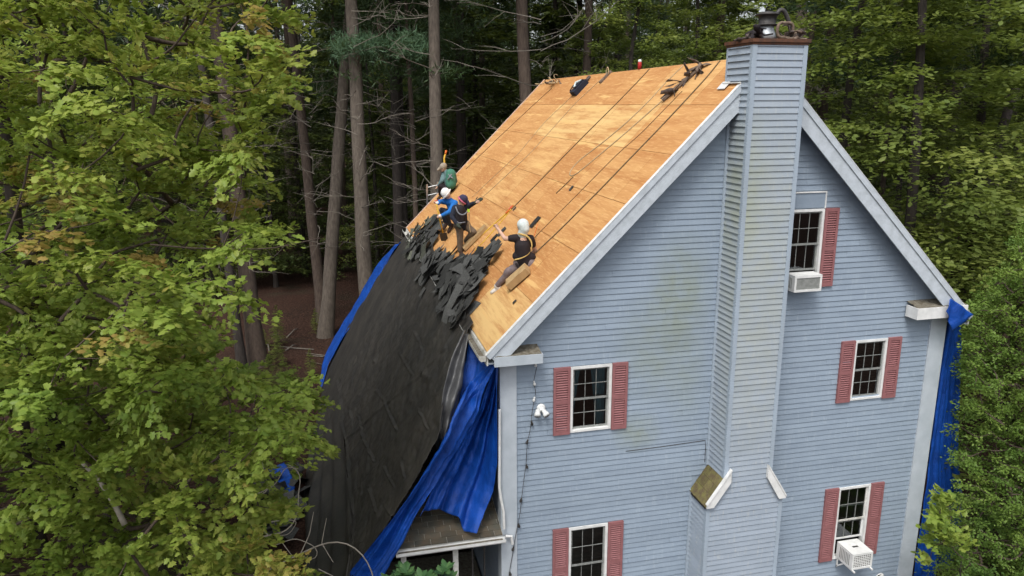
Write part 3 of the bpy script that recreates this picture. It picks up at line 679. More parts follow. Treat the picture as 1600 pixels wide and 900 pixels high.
for i, row in enumerate(H):                    # the hem: one long tongue by the corner, the rest drawn up on the porch roof
    u = i/89; lift = .16*max(0, min(1, (u-.16)/.12))*max(0, min(1, (1.0-u)/.35))
    for j, q in enumerate(row):
        v = j/79; q.z += lift*v**3; q.y += lift*v**3*.9
        zr = pz(q.y)+.03
        if -2.0 < q.x < 0 and q.y > PG and q.z < zr: q.z = zr+.012*math.sin(j*1.3+i)
MB().grid(H, .006).build('curtain', M['tarp'], bt, True)
i_l = [Vector((-.46, 1.1, 6.6)), PY(722, 590, .55), PY(714, 640, .35), PY(698, 690, .2)]; i_r = [PY(768, 563, .0), PY(752, 600, .05), PY(728, 650, .05), PY(700, 694, .1)]
MB().grid(sheet(i_l, i_r, 40, 50, lambda u, v, p: -.08+.07*math.sin(u*12+v*3)+.05*fb(p, 2.5, 3)), .006).build('inner_fold', M['tarp'], bt, True)
# strip of blue tarp at the far edge of the black sheet
fo = [PT(617, 384, .02), PT(596, 408), PT(563, 458), PT(527, 515), PT(508, 556), PT(500, 600)]
fi = [PT(626, 378, -.04), PT(608, 408, -.04), PT(584, 447, -.04), PT(548, 507, -.04), PT(512, 574, -.04), PT(503, 605, -.04)]
t = MB().grid(sheet(fo, fi, 10, 40, lambda u, v, p: .05*math.sin(u*7+v*9)+.03*fb(p, 2, 3)), .006).build('tarp', M['tarp'], None, True); tag(t, 'narrow strip of blue tarp showing along the far edge of the black sheet', 'tarp')
# blue tarp at the right eave
rt = thing('tarp', PY(1465, 900, .3), 'narrow blue tarp hanging in long folds beside the right corner board', 'tarp')
r_l = [PY(1486, 474, -.2), PY(1484, 500, -.1), PY(1473, 560, .12), PY(1459, 650, .14), PY(1446, 740, .14), PY(1434, 830, .14), PY(1424, 910, .14)]
r_r = [PY(1502, 480, .2), PY(1497, 510, .5), PY(1495, 560, .55), PY(1493, 650, .6), PY(1493, 720, .6), PY(1502, 780, .6), PY(1504, 910, .6)]
def d_rt(u, v, p): return (.07*math.sin(u*22+1.5*fb((v*2, 1, 1), 1, 2))+.035*math.sin(u*47+v*2))*min(1, v*6+.15)+.02*fb(p, 2.5, 3)
MB().grid(sheet(r_l, r_r, 60, 60, d_rt), .006).build('fall', M['tarp'], rt, True)
k_l = [PY(1478, 486, -.46), PY(1482, 472, -.46), PY(1488, 467, -.46)]; k_r = [PY(1487, 518, -.42), PY(1505, 508, -.42), PY(1520, 491, -.42)]
MB().grid(sheet(k_l, k_r, 14, 14, lambda u, v, p: .03*math.sin(u*9+v*4)+.03*fb(p, 5, 2)), .006).build('tied_corner', M['tarp'], rt, True)

# ================================================================== torn shingles on the lower roof
def shingle_mesh(k):
    r = random.Random(k); L = r.choice([.32,.4,.5,.6,.9]); wd = r.uniform(.28, .42); nx, ny = 9, 3
    c1, c2, tw = r.uniform(-.35,.5), r.uniform(-.4,.4), r.uniform(-.2,.2); tear, curl = r.uniform(-.06,.06), r.choice([0,0,.5,1.0,-.5]); P = []
    for i in range(nx):
        row = []
        for j in range(ny):
            x, y = (i/(nx-1)-.5)*L, (j/(ny-1)-.5)*wd
            if i in (0, nx-1): x += (j-1)*tear
            y += r.uniform(-.006,.006)
            z = c1*x*x*.9 + c2*y*y*2 + tw*x*y + curl*max(0, x-.1*L)**2 + r.uniform(-.001,.001)
            row.append(Vector((x, y, z)))
        P.append(row)
    me = MB().grid(P, .006).mesh('shingle'); return me
SM = [shingle_mesh(k) for k in range(16)]
SMg = [shingle_mesh(40+k) for k in range(8)]
for me in SM: me.materials.append(M['shingle'])
for me in SMg: me.materials.append(M['shingle_green'])
def inpoly(p, poly):
    x, y = p; c = False; j = len(poly)-1
    for i in range(len(poly)):
        (xi, yi), (xj, yj) = poly[i], poly[j]
        if (yi > y) != (yj > y) and x < (xj-xi)*(y-yi)/(yj-yi)+xi: c = not c
        j = i
    return c
HEAP = [(634,390),(655,356),(682,342),(692,352),(684,366),(668,380),(690,396),(722,404),(748,394),(766,384),(774,392),(764,412),(748,436),(736,468),(728,494),(710,506),(698,490),(690,470),(694,448),(690,432),(664,416),(645,400)]
def scatter(poly, n, meshes, label, group, lift, name='shingle_strip'):
    k = 0; xs_ = [p[0] for p in poly]; ys_ = [p[1] for p in poly]
    while k < n:
        a, b = random.uniform(min(xs_), max(xs_)), random.uniform(min(ys_), max(ys_))
        if not inpoly((a, b), poly): continue
        h = random.uniform(.02, 1)**1.7*lift+.015; q = PR(a, b, h*1.414); onr = q.x > EX
        if not onr: q = PT(a, b, h+.08)
        o = bpy.data.objects.new(name, random.choice(meshes)); col.objects.link(o); o.location = q
        nn = nrm if onr else Vector((-TS,0,1)).normalized()
        dn = (Vector((-1,0,-SL)) if onr else Vector((-1,0,-TS))).normalized()
        dn = Matrix.Rotation(random.gauss(.15, .35)+random.choice([0,0,1.57]), 3, nn) @ dn
        nn = (nn + Vector((random.gauss(0,.13), random.gauss(0,.13), random.gauss(0,.06)))).normalized()
        dn = (dn-nn*dn.dot(nn)).normalized(); o.rotation_euler = Matrix((dn, nn.cross(dn), nn)).transposed().to_euler()
        s = random.choice([.5,.7,.85,1,1.1]); o.scale = (s, s*random.uniform(.75,1.1), 1); tag(o, label, 'shingle', group); k += 1
scatter(HEAP, 250, SM, 'torn strip of dark grey asphalt shingle in the heap along the eave', 'torn shingles heaped along the eave', .18)
scatter([(628,392),(650,356),(680,338),(692,344),(676,366),(660,400),(640,402)], 40, SMg, 'faded green grey shingle strip lying loose below the ladder top', 'faded shingles near the ladder', .12)
scatter([(655,400),(676,408),(668,470),(655,480)], 5, SM, 'torn shingle strip that has slid onto the black sheet', 'shingles slid onto the black sheet', .06)
for (a, b, an, s, lab) in ((893,294,.5,.35,'small torn shingle scrap alone in the middle of the plywood'), (804,326,.4,.3,'small shingle scrap beside the end of the dark rope'), (836,347,.75,.8,'torn shingle strip lying behind the hooded worker'), (784,362,.6,.7,'shingle strip lying on the plywood in front of the hooded worker'), (772,372,.9,.6,'curled shingle strip lying above the heap by the wooden block'), (804,472,.1,.25,'shingle crumb on the pale plywood sheet')):
    o = bpy.data.objects.new('shingle_scrap', SM[3]); col.objects.link(o); o.location = PR(a, b, .02)
    dn = Matrix.Rotation(random.uniform(-.2,.2), 3, nrm) @ Vector((-1,0,-SL)).normalized(); o.rotation_euler = Matrix((dn, nrm.cross(dn), nrm)).transposed().to_euler(); o.scale = (s, s*.8, .5); tag(o, lab, 'shingle')
# debris on the ground beyond the sheet
for k in range(46):
    q = PZ(random.uniform(385, 462), random.uniform(745, 850), 0)
    o = bpy.data.objects.new('shingle_strip', random.choice(SM)); col.objects.link(o); o.location = q+Vector((0,0,random.uniform(.03,.5)))
    o.rotation_euler = (random.gauss(0,.4), random.gauss(0,.4), random.uniform(0,6.3)); o.scale = (1.5,1.5,1); tag(o, 'torn dark shingle in the pile on the ground beside the black sheet', 'shingle', 'shingles piled on the ground')
t = MB().grid(sheet([PZ(420,735,.5), PZ(440,760,.4), PZ(450,800,.3)], [PZ(445,725,.6), PZ(458,745,.5), PZ(460,765,.4)], 10, 12, lambda u,v,p: .15*fb(p,1.5,3)), .006).build('tarp', M['tarp'], None, True); tag(t, 'crumpled blue tarp end on the ground behind the leaves', 'tarp')

# ================================================================== ropes and clutter on the roof
def rope(pts, r, mat, label, cat='rope', h=.012, name='safety_rope'):
    L = smooth_line(resample([PR(a, b, h*1.4) for a, b in pts], 40), 2)
    L = [q + Vector((0, .012*noise.noise(q*1.3), 0)) for q in L]
    return tag(MB().tube(L, r, 6).build(name, M[mat], None, True), label, cat)
rope([(1015,107.5),(1000,124),(955,170),(885,240),(840,286),(798,328)], .013, 'rope_dark', 'dark rope down the plywood ending in an orange tag')
rope([(799,327),(770,352),(748,372),(733,386)], .02, 'rope_yellow', 'thick yellow rope tied on below the orange tag')
rope([(795,332),(775,356),(757,376),(742,392)], .013, 'rope_yellow', 'thin yellow rope running beside the thick yellow rope')
rope([(1068,102),(1033,136),(1022,150),(978,193),(935,228),(905,250),(890,266),(888,274),(896,277),(903,270),(925,252),(975,210),(1035,157)], .014, 'rope_pale', 'pale brown rope looped back on itself in mid roof')
rope([(896,276),(884,288),(869,302)], .011, 'rope_dark', 'short dark rope tail hanging from the loop of the pale rope')
rope([(1125,95),(1105,120),(1060,169),(1000,232),(930,304),(870,364),(832,400)], .015, 'rope_dark', 'dark rope from the ridge beside the chimney down to the hooded worker')
rope([(1066,142),(1002,208),(965,240),(900,306),(838,368),(826,383)], .006, 'rope_dark', 'thin dark line running behind the hooded worker')
rope([(904,140),(850,192),(810,240),(749,297),(738,308)], .007, 'rope_pale', 'thin pale rope from the dark bag down to the worker in the navy vest')
rope([(940,123),(900,160),(828,240),(760,303),(738,323)], .008, 'rope_pale', 'thin pale rope from the small ridge anchor to the navy vest worker')
rope([(862,138),(842,156),(780,214),(728,264)], .008, 'rope_dark', 'dark rope from the tangled bundle to the worker in the green vest')
rope([(840,350),(834,372),(820,386)], .008, 'orange', 'short orange line clipped at the hooded worker waist', h=.1)
MB_t = thing('rope_tag', PR(796, 330), 'orange plastic tag on the end of the dark rope', 'tag')
MB().obox(PR(796, 327, .05), u_s*.14, Vector((0,.035,0)), nrm*.012).build('tag_plate', M['orange'], MB_t); MB().tube([PR(796, 327, .06), PR(800, 322, .06)], .02, 6).build('tag_ring', M['red'], MB_t)
def clump(name, c, size, n, mats, label, axis=Vector((0,1,0)), seed=1, cat='debris', wdt=.05):
    r = random.Random(seed); t = thing(name, c, label, cat)
    for k, mt in enumerate(mats):
        mb = MB()
        for _ in range(n):
            p = Vector(c) + Vector((r.uniform(-1,1)*size[0], r.uniform(-1,1)*size[1], r.uniform(0,1)*size[2])); d = Vector((r.gauss(0,1), r.gauss(0,1), r.gauss(0,.7))).normalized(); bn = Vector((r.gauss(0,1), r.gauss(0,1), r.gauss(0,1))).normalized()
            row = []; L = r.uniform(.5, 1)*max(size); wv = wdt*r.uniform(.5,1.4)
            for i in range(9):
                row.append([p - bn*wv, p + bn*wv]); d = (d + Vector((r.gauss(0,.4), r.gauss(0,.4), r.gauss(0,.4)-.1))).normalized(); p = p + d*L/5
                if p.z < c[2]: p.z = c[2]+.01
            mb.grid(row, .012)
        mb.build('strap' if k else 'rag', M[mt], t, True)
    return t
def rz(a, b, h=.02): return PR(a, b, h)
clump('rope_bundle', rz(868,131), (.22,.4,.12), 9, ('rag2','rope_pale'), 'tangled straps and rope piled at the far end of the ridge', seed=3, wdt=.03)
b = thing('tool_bag', rz(905,135), 'dark tool bag with a pale strap lying below the ridge', 'bag')
q = rz(905, 137, .1); MB().obox(q, u_s*.26, Vector((0,.2,0)), nrm*.08).obox(q+nrm*.09+u_s*.06, u_s*.16, Vector((0,.13,0)), nrm*.03).build('bag_body', M['navy'], b)
MB().tube([q+nrm*.1+u_s*.2, q+nrm*.16+u_s*.05+Vector((0,.1,0)), q+nrm*.12-u_s*.1], .03, 6).build('pale_strap', M['hood'], b); MB().tube([rz(896,147,.05)+Vector((0,.2,0)), rz(891,141,.22), rz(895,135,.2), rz(902,128,.12)], .022, 6).build('handle', M['black_cloth'], b)
MB().tube([rz(913,131,.05), rz(917,125,.08), rz(921,120,.06)], .05, 6).build('pouch', M['rag'], b)
b = thing('roof_anchor', rz(945,120), 'small brown roof anchor with a ring on the ridge', 'anchor')
MB().obox(rz(946,120,.04), u_s*.22, Vector((0,.07,0)), nrm*.025).build('plate', M['rag2'], b); rq = rz(949,112,.12)
MB().tube([rq+Vector((0,.09*math.cos(a),.12*math.sin(a))) for a in np.linspace(0, 6.28, 14)], .015, 6).build('ring', M['rope_pale'], b)
b = thing('batten', rz(1040,155), 'weathered batten wrapped in rags lying down from the ridge', 'batten')
MB().tube([rz(1035,157,.06), rz(1070,126,.06), rz(1098,101,.06)], .045, 6).build('stick', M['rag2'], b)
for i, (a, bb) in enumerate(((1090,107),(1078,117),(1064,128),(1052,142),(1096,101))):
    r_ = random.Random(i); c0 = rz(a, bb, .1); mb = MB()
    for _ in range(4):
        d = Vector((r_.gauss(-.5,.5), r_.gauss(0,.6), r_.gauss(0,.5))).normalized(); bn = Vector((r_.gauss(0,1), r_.gauss(0,1), r_.gauss(0,1))).normalized()
        mb.grid([[c0+d*.06*k - bn*.05 + Vector((0,0,.02*math.sin(k))), c0+d*.06*k + bn*.05] for k in range(6)], .01)
    mb.build('rag', M['rag' if i % 2 else 'rag2'], b, True)
b = thing('spray_can', PR(998,109), 'red can with a white cap standing on the ridge', 'can')
cq = Vector((W/2-.02, PR(998,110).y, RIDGE-.01)); MB().lathe(cq, [(.05,0),(.05,.15),(.04,.17)], 12).build('can_body', M['red'], b, True); MB().lathe(cq, [(.04,.17),(.045,.18),(.04,.225),(.02,.235)], 12).build('cap', M['white'], b, True)
clump('rag_heap', Vector((4.55,-.35,capz+.062)), (.16,.2,.10), 16, ('rag','black_cloth'), 'dark rags bundled on the chimney cap beside the flue', seed=5)
clump('rag_heap', Vector((5.22,-.36,capz+.062)), (.16,.2,.14), 14, ('rag','rag2'), 'brown rags and hose coiled on the chimney cap against the flue', seed=8, wdt=.035)
hc = Vector((5.08,-.45,capz+.22)); o = MB().tube([hc+Vector((.17*math.cos(a), -.05*math.sin(a*.5), .14*math.sin(a)+.02*math.sin(3*a))) for a in np.linspace(-.3, 5.2, 22)], .028, 8).build('hose', M['rag2'], None, True); tag(o, 'ring of brown hose standing on the chimney cap', 'hose')
hc = Vector((5.12,-.30,capz+.1)); o = MB().tube([hc+Vector((.2-.38*k/10, 0, .1+.38*math.sin(k/10*2.6))) for k in range(11)], .04, 8).build('strap', M['black_metal'], None, True); tag(o, 'black strap arched over the flue pipe', 'strap')
# foam wedges
def wedge(px_, py_, ax, L, wd, h, label):
    t = thing('foam_block', PR(px_, py_), label, 'block'); c = PR(px_, py_, h*1.2)
    d = (Matrix.Rotation(ax, 3, nrm) @ u_s); e = nrm.cross(d)
    MB().obox(c, d*L, e*wd, nrm*h*.55).build('block_body', M['foam'], t); MB().obox(c-d*(L+.002), d*.001, e*wd*.99, nrm*h*.54).build('block_end', M['foam_end'], t)
    MB().obox(c-e*(wd+.002), d*L*.99, e*.001, nrm*h*.54).build('block_side', M['foam'], t)
wedge(809, 432, -.30, .26, .14, .13, 'tan foam block that the hooded worker sits on')
wedge(742, 371, -.15, .40, .14, .08, 'tan foam block behind the worker in the navy vest')
# ladder
t = thing('ladder', AT(667, 600, 28.3), 'aluminium ladder top standing above the far end of the eave', 'ladder')
lt, lb_ = (AT(667, 288, 27.6), AT(684, 284, 27.6)), None
for q in lt: MB().obox((q+Vector((0,.9,-7.6)))*.5+q*.5-Vector((0,0,0)) if False else q+Vector((0,.5,-3.9)), (.03,0,0), (0,.02,0), Vector((0,.5,-3.9))).build('rail', M['alu'], t)
for k in range(22):
    a, b2 = lt[0]+Vector((0,.5,-3.9))*(2*(.12+k*.3)/7.8), lt[1]+Vector((0,.5,-3.9))*(2*(.12+k*.3)/7.8); MB().tube([a, b2], .018, 6).build('rung', M['alu'], t)

# ================================================================== people
def cap(mb, p0, r0, p1, r1, n=12, h=4):
    p0, p1 = Vector(p0), Vector(p1); d = (p1-p0); L = d.length; d = d.normalized() if L > 1e-6 else Vector((0,0,1)); pts = []; rad = []
    for i in range(h): a = math.pi/2*(i/h); pts.append(p0-d*r0*math.cos(a)); rad.append(max(r0*math.sin(a), .002))
    pts.append(p0); rad.append(r0); pts.append(p1); rad.append(r1)
    for i in range(1, h+1): a = math.pi/2*(i/h); pts.append(p1+d*r1*math.sin(a)); rad.append(max(r1*math.cos(a), .002))
    mb.tube(pts, rad, n); return mb
def chain(mb, J, R):
    for a, b, ra, rb in zip(J, J[1:], R, R[1:]): cap(mb, a, ra, b, rb)
    return mb
def soft(mb, name, mat, parent, vox=.02, it=3):
    o = mb.build(name, M[mat], parent, True); r = o.modifiers.new('remesh', 'REMESH'); r.mode = 'VOXEL'; r.voxel_size = vox; r.use_smooth_shade = True
    s = o.modifiers.new('smooth', 'SMOOTH'); s.iterations = it; s.factor = .5; return o
def hand(mb, wrist, d, side, s=1.0, curl=.5):
    d = Vector(d).normalized(); side = (Vector(side)-d*Vector(side).dot(d)).normalized(); nn = d.cross(side)
    chain(mb, [wrist, wrist+d*.05*s, wrist+d*.085*s], [.03*s, .034*s, .034*s])
    for k in range(4):
        o = wrist+d*.085*s+side*(k-1.5)*.021*s; L = (.034, .04, .038, .028)[k]*s
        a = o+d*L; b = a+(d*(1-curl)-nn*curl)*L; c = b+(d*(1-2*curl)-nn*curl)*L*.7; chain(mb, [o, a, b, c], [.0105*s, .0098*s, .009*s, .008*s])
    o = wrist+d*.03*s+side*.03*s; chain(mb, [o, o+(d*.5+side*.6)*.045*s, o+(d*.9+side*.6-nn*curl)*.07*s], [.014*s, .0115*s, .0095*s])
def head(t, c, r, face, up):
    face = Vector(face).normalized(); up = (Vector(up)-face*Vector(up).dot(face)).normalized(); sd = face.cross(up)
    mb = MB(); cap(mb, c-face*r*.1+up*r*.2, r*.95, c+face*r*.15-up*r*.35, r*.78); cap(mb, c+face*r*.88, r*.1, c+face*r*1.12-up*r*.25, r*.16); cap(mb, c+face*r*.7-up*r*.75, r*.3, c+face*r*.75-up*r*.85, r*.28)
    cap(mb, c+face*r*.82-up*r*.52-sd*r*.22, r*.09, c+face*r*.82-up*r*.52+sd*r*.22, r*.09)
    for s in (-1, 1): cap(mb, c+sd*s*r*.92+up*r*.1, r*.14, c+sd*s*r*.92-up*r*.25, r*.1)
    return mb, face, up, sd
def eyes(t, c, r, face, up, sd):
    mb = MB()
    for s in (-1, 1): cap(mb, c+face*r*.86+sd*s*r*.36+up*r*.02, r*.11, c+face*r*.88+sd*s*r*.36+up*r*.02, r*.1, 8, 3)
    mb.build('eyes', M['eye'], t, True)
def boot(mb, ankle, toe_dir, down, s=1.0):
    td = Vector(toe_dir).normalized(); chain(mb, [ankle, ankle+down*.06*s], [.055*s, .056*s]); chain(mb, [ankle+down*.06*s-td*.04*s, ankle+down*.065*s+td*.10*s, ankle+down*.07*s+td*.18*s], [.05*s, .048*s, .04*s])
DN = -nrm
# --- worker sitting on the foam block, back to the camera
def worker_hood():
    ft = PR(768, 455, .06); t = thing('person', PR(800, 437), 'worker in a pale hood and black shirt sitting on a foam block', 'person', None)
    pel, chest, neck = AT(821, 411, 15.15), AT(816, 385, 15.05), AT(816, 369, 15.0)
    shL, shR = AT(804, 372, 14.98), AT(829, 373, 15.12)
    hL, hR = AT(815, 414, 15.2), AT(829, 413, 15.1)
    kL, aL = AT(796, 425, 15.28), AT(776, 447, 15.46); kR, aR = AT(800, 420, 15.55), AT(781, 443, 15.72)
    eL, wL = AT(789, 373, 15.0), AT(779, 359, 15.1); eR, wR = AT(836, 391, 15.3), AT(826, 402, 15.5)
    hc = AT(817, 353, 14.93); face = Vector((-.75, .6, -.35))
    mb, face, up, sd = head(t, hc, .108, face, (0,0,1))
    cap(mb, hc-up*.06, .06, neck, .06); chain(mb, [neck, chest, pel], [.075, .15, .15]); chain(mb, [shL, shR], [.06, .06])
    chain(mb, [shL, eL, wL], [.06, .043, .032]); hand(mb, wL, wL-eL, (0,0,1), 1.0, .55); chain(mb, [shR, eR, wR], [.06, .043, .032]); hand(mb, wR, wR-eR, (0,1,0), 1.0, .55)
    chain(mb, [hL, kL, aL], [.085, .055, .042]); chain(mb, [hR, kR, aR], [.085, .055, .042])
    soft(mb, 'body', 'skin', t, .011, 2); eyes(t, hc, .108, face, up, sd)
    mb = MB(); chain(mb, [neck-Vector((0,0,.03)), chest, AT(818, 400, 15.1), pel], [.08, .165, .16, .165]); chain(mb, [shL, shR], [.085, .085]); chain(mb, [shL, shL.lerp(eL, .42)], [.085, .072]); chain(mb, [shR, shR.lerp(eR, .5)], [.085, .072])
    chain(mb, [AT(808,400,15.1), AT(830,402,15.1)], [.10, .10]); soft(mb, 'shirt', 'black_cloth', t)
    mb = MB(); chain(mb, [AT(812,411,15.2), AT(829,412,15.12)], [.135, .135]); chain(mb, [hL, kL, aL.lerp(kL,.08)], [.115, .082, .062]); chain(mb, [hR, kR, aR], [.115, .082, .062]); cap(mb, kL+nrm*.02, .09, kL.lerp(aL,.12)+nrm*.02, .085)
    soft(mb, 'trousers', 'grey_trouser', t)
    td = Vector((-.8, .35, -.55))
    for a in (aL, aR): mb = MB(); boot(mb, a, td, DN, 1.0); soft(mb, 'shoe', 'shoe_white', t, .014)
    mb = MB(); cap(mb, hc-face*.012+up*.025, .122, hc-up*.06-face*.01, .11); cap(mb, hc-up*.06-face*.01, .10, neck+Vector((0,0,.03)), .10)
    soft(mb, 'hood', 'hood', t, .016)
    bk = (CAM-chest).normalized()
    st = [AT(810,365,14.88), AT(824,368,14.9), AT(831,377,14.93), AT(832,388,14.93), AT(826,398,14.93), AT(814,404,14.92), AT(804,406,15.0)]
    L = smooth_line(resample(st, 24), 2); mb = MB(); mb.grid([[q+bk*.012+Vector((.004,0,.016)), q+bk*.012-Vector((.016,0,.016))] for q in L], .006); mb.build('harness', M['strap_yellow'], t, True)
    L = resample([AT(806,411,15.02), AT(812,420,15.05), AT(818,424,15.12)], 8); MB().grid([[q+bk*.05+Vector((.025,0,.01)), q+bk*.05-Vector((.025,0,.01))] for q in L], .008).build('leg_strap', M['black_cloth'], t, True)
worker_hood()
# --- worker in navy vest, standing with one arm out
def worker_navy():
    t = thing('person', PR(718, 398), 'worker in a navy vest and cap standing with one gloved arm held out', 'person')
    D = 19.2; pel, chest, neck = AT(722, 352, D+.1), AT(719, 333, D-.05), AT(721, 321, D-.12)
    shL, shR = AT(711, 325, D-.1), AT(730, 323, D-.05); hL, hR = AT(718, 354, D+.05), AT(727, 353, D+.15)
    kL, aL = AT(719, 374, D+.1), AT(719, 391, D+.22); kR, aR = AT(740, 362, D+.05), AT(728, 376, D+.35)
    eL, wL = AT(706, 339, D-.2), AT(714, 350, D-.3); eR, wR = AT(737, 319, D-.15), AT(742, 317, D-.25)
    hc = AT(723, 313, D-.16); mb, face, up, sd = head(t, hc, .105, (.55, -.15, -.55), (.2, -.1, 1))
    cap(mb, hc-up*.06, .06, neck, .06); chain(mb, [neck, chest, pel], [.075, .15, .14]); chain(mb, [shL, shR], [.06, .06])
    chain(mb, [shL, eL, wL], [.06, .043, .032]); chain(mb, [shR, eR, wR], [.06, .043, .032]); hand(mb, wL, wL-eL, (0,0,1)); hand(mb, wR, wR-eR, (0,0,1), 1, .2)
    chain(mb, [hL, kL, aL], [.085, .055, .045]); chain(mb, [hR, kR, aR], [.085, .055, .045]); soft(mb, 'body', 'skin', t, .012, 2); eyes(t, hc, .105, face, up, sd)
    mb = MB(); chain(mb, [neck-Vector((0,0,.03)), chest, pel], [.08, .175, .155]); chain(mb, [shL, shR], [.085, .085]); chain(mb, [shL, eL, wL], [.085, .065, .05]); chain(mb, [shR, eR, wR], [.085, .062, .05]); soft(mb, 'jacket', 'navy', t)
    bk = (CAM-chest).normalized(); mb = MB(); c = chest+bk*.14-Vector((0,0,.03)); cap(mb, c+Vector((0,0,.12)), .13, c-Vector((0,0,.14)), .14); soft(mb, 'vest_pack', 'black_cloth', t)
    mb = MB()
    for L in ([AT(712,323,D-.35), AT(716,334,D-.42), AT(724,337,D-.42), AT(730,331,D-.38)], [AT(711,344,D-.28), AT(717,349,D-.3), AT(727,347,D-.25)]): mb.tube(smooth_line(resample(L, 12)), .018, 6)
    mb.build('straps', M['strap_grey'], t, True)
    mb = MB(); chain(mb, [AT(716,352,D+.05), AT(728,351,D+.12)], [.125, .125]); chain(mb, [hL, kL, aL], [.11, .085, .075]); chain(mb, [hR, kR, aR], [.11, .085, .07]); soft(mb, 'trousers', 'brown_trouser', t)
    for a, td in ((aL, Vector((-.3,-.6,-.4))), (aR, Vector((-.6,-.2,-.6)))): mb = MB(); boot(mb, a, td, DN, 1.1); soft(mb, 'boot', 'boot', t, .016)
    mb = MB(); cap(mb, hc+up*.035-face*.02, .118, hc+up*.045-face*.01, .112); chain(mb, [hc+face*.09+up*.055, hc+face*.19+up*.03], [.055, .045]); soft(mb, 'cap', 'cap_navy', t, .014)
    ring = [hc+up*(-.012)-face*.01+(face*math.cos(a)+sd*math.sin(a))*.121 for a in np.linspace(0, 6.283, 22)]; MB().tube(ring, .024, 6).build('headband', M['pink'], t, True)
    mb = MB(); chain(mb, [wR, wR.lerp(AT(746,315,D-.3), .6)], [.045, .05]); hand(mb, wR.lerp(AT(746,315,D-.3), .3), AT(748,313,D-.3)-wR, (0,0,1), 1.25, .15); soft(mb, 'glove', 'glove_dark', t, .012); mb = MB(); hand(mb, wL, wL-eL, (0,0,1), 1.15); cap(mb, wL, .045, wL.lerp(eL, -.25), .048); soft(mb, 'glove', 'glove_dark', t, .014)
    MB().obox(AT(732,329,D-.3), (.025,0,0), (0,.02,0), (0,0,.035)).build('tool_clip', M['hivis'], t)
    MB().tube([AT(733,334,D-.2), AT(733,350,D-.15), AT(735,363,D-.1)], .012, 6).build('lanyard', M['rope_pale'], t)
worker_navy()
# --- worker in blue jacket and white helmet, bent over a shovel
def worker_blue():
    base = PR(701, 360); D = proj(base)[2]-.5
    t = thing('person', base, 'worker in a blue jacket and white helmet crouching over a yellow pole', 'person')
    pel, chest, neck = AT(712, 333, D+.15), AT(707, 321, D-.1), AT(702, 312, D-.25)
    shL, shR = AT(694, 315, D-.15), AT(711, 317, D-.3); eL, wL = AT(687, 315, D-.3), AT(685, 318, D-.5); eR, wR = AT(702, 331, D-.55), AT(690, 337, D-.6)
    hL, hR = AT(706, 334, D+.1), AT(713, 336, D+.05); kL, aL = AT(690, 328, D-.1), AT(696, 346, D+.15); kR, aR = AT(697, 333, D-.2), AT(703, 351, D+.2)
    hc = AT(698, 303, D-.35); mb, face, up, sd = head(t, hc, .105, (-.6, .1, -.75), (-.5, .0, .8))
    cap(mb, hc-up*.06, .06, neck, .06); chain(mb, [neck, chest, pel], [.075, .15, .14]); chain(mb, [shL, shR], [.06, .06]); chain(mb, [shL, eL, wL], [.06,.043,.032]); chain(mb, [shR, eR, wR], [.06,.043,.032]); hand(mb, wL, AT(683,317,D-.5)-wL+Vector((-.01,0,0)), (0,0,1), 1, .7); hand(mb, wR, AT(687,338,D-.6)-wR, (0,0,1), 1, .7)
    chain(mb, [hL, kL, aL], [.085,.055,.045]); chain(mb, [hR, kR, aR], [.085,.055,.045]); soft(mb, 'body', 'skin', t, .012, 2); eyes(t, hc, .105, face, up, sd)
    mb = MB(); chain(mb, [neck, chest, pel], [.09, .175, .16]); chain(mb, [shL, shR], [.09,.09]); chain(mb, [shL, eL, wL], [.085,.065,.05]); chain(mb, [shR, eR, wR], [.09,.068,.052]); soft(mb, 'jacket', 'blue_jacket', t)
    mb = MB(); chain(mb, [hL, hR], [.13,.13]); chain(mb, [hL, kL, aL], [.115,.08,.065]); chain(mb, [hR, kR, aR], [.115,.08,.065]); soft(mb, 'jeans', 'jeans', t)
    for a in (aL, aR): mb = MB(); boot(mb, a, Vector((-.5,-.3,-.6)), DN, 1.1); soft(mb, 'boot', 'boot', t, .016)
    mb = MB(); cap(mb, hc+up*.05, .135, hc+up*.06-face*.02, .13); hl = soft(mb, 'helmet', 'hat_white', t, .014)
    ring = [hc+up*.0+(face*math.cos(a)*1.12+sd*math.sin(a))*.142 for a in np.linspace(0, 6.283, 22)]; MB().tube(ring, .018, 6).build('helmet_brim', M['hat_white'], t, True)
    for wv, dv in ((wL, AT(683,317,D-.5)), (wR, AT(687,338,D-.6))): mb = MB(); cap(mb, wv, .045, wv.lerp(dv, .8), .055); soft(mb, 'glove', 'glove_white', t, .014)
    s = thing('shovel', AT(693, 366, D+.1), 'yellow handled shovel held upright by the worker in blue', 'shovel')
    MB().tube([AT(681.5, 314, D-.5), AT(682.5, 322, D-.52), AT(686, 338, D-.6), AT(692, 364, D-.3)], .022, 8).build('shaft', M['rope_yellow'], s, True)
    a, b_ = AT(692, 364, D-.3), AT(695, 376, D-.1); MB().obox((a+b_)/2, (b_-a)/2, Vector((.11,.03,0)), Vector((.0,.006,.004))).build('blade', M['black_metal'], s); MB().tube([AT(679,314,D-.5), AT(684,313,D-.5)], .022, 6).build('grip', M['red'], s)
worker_blue()
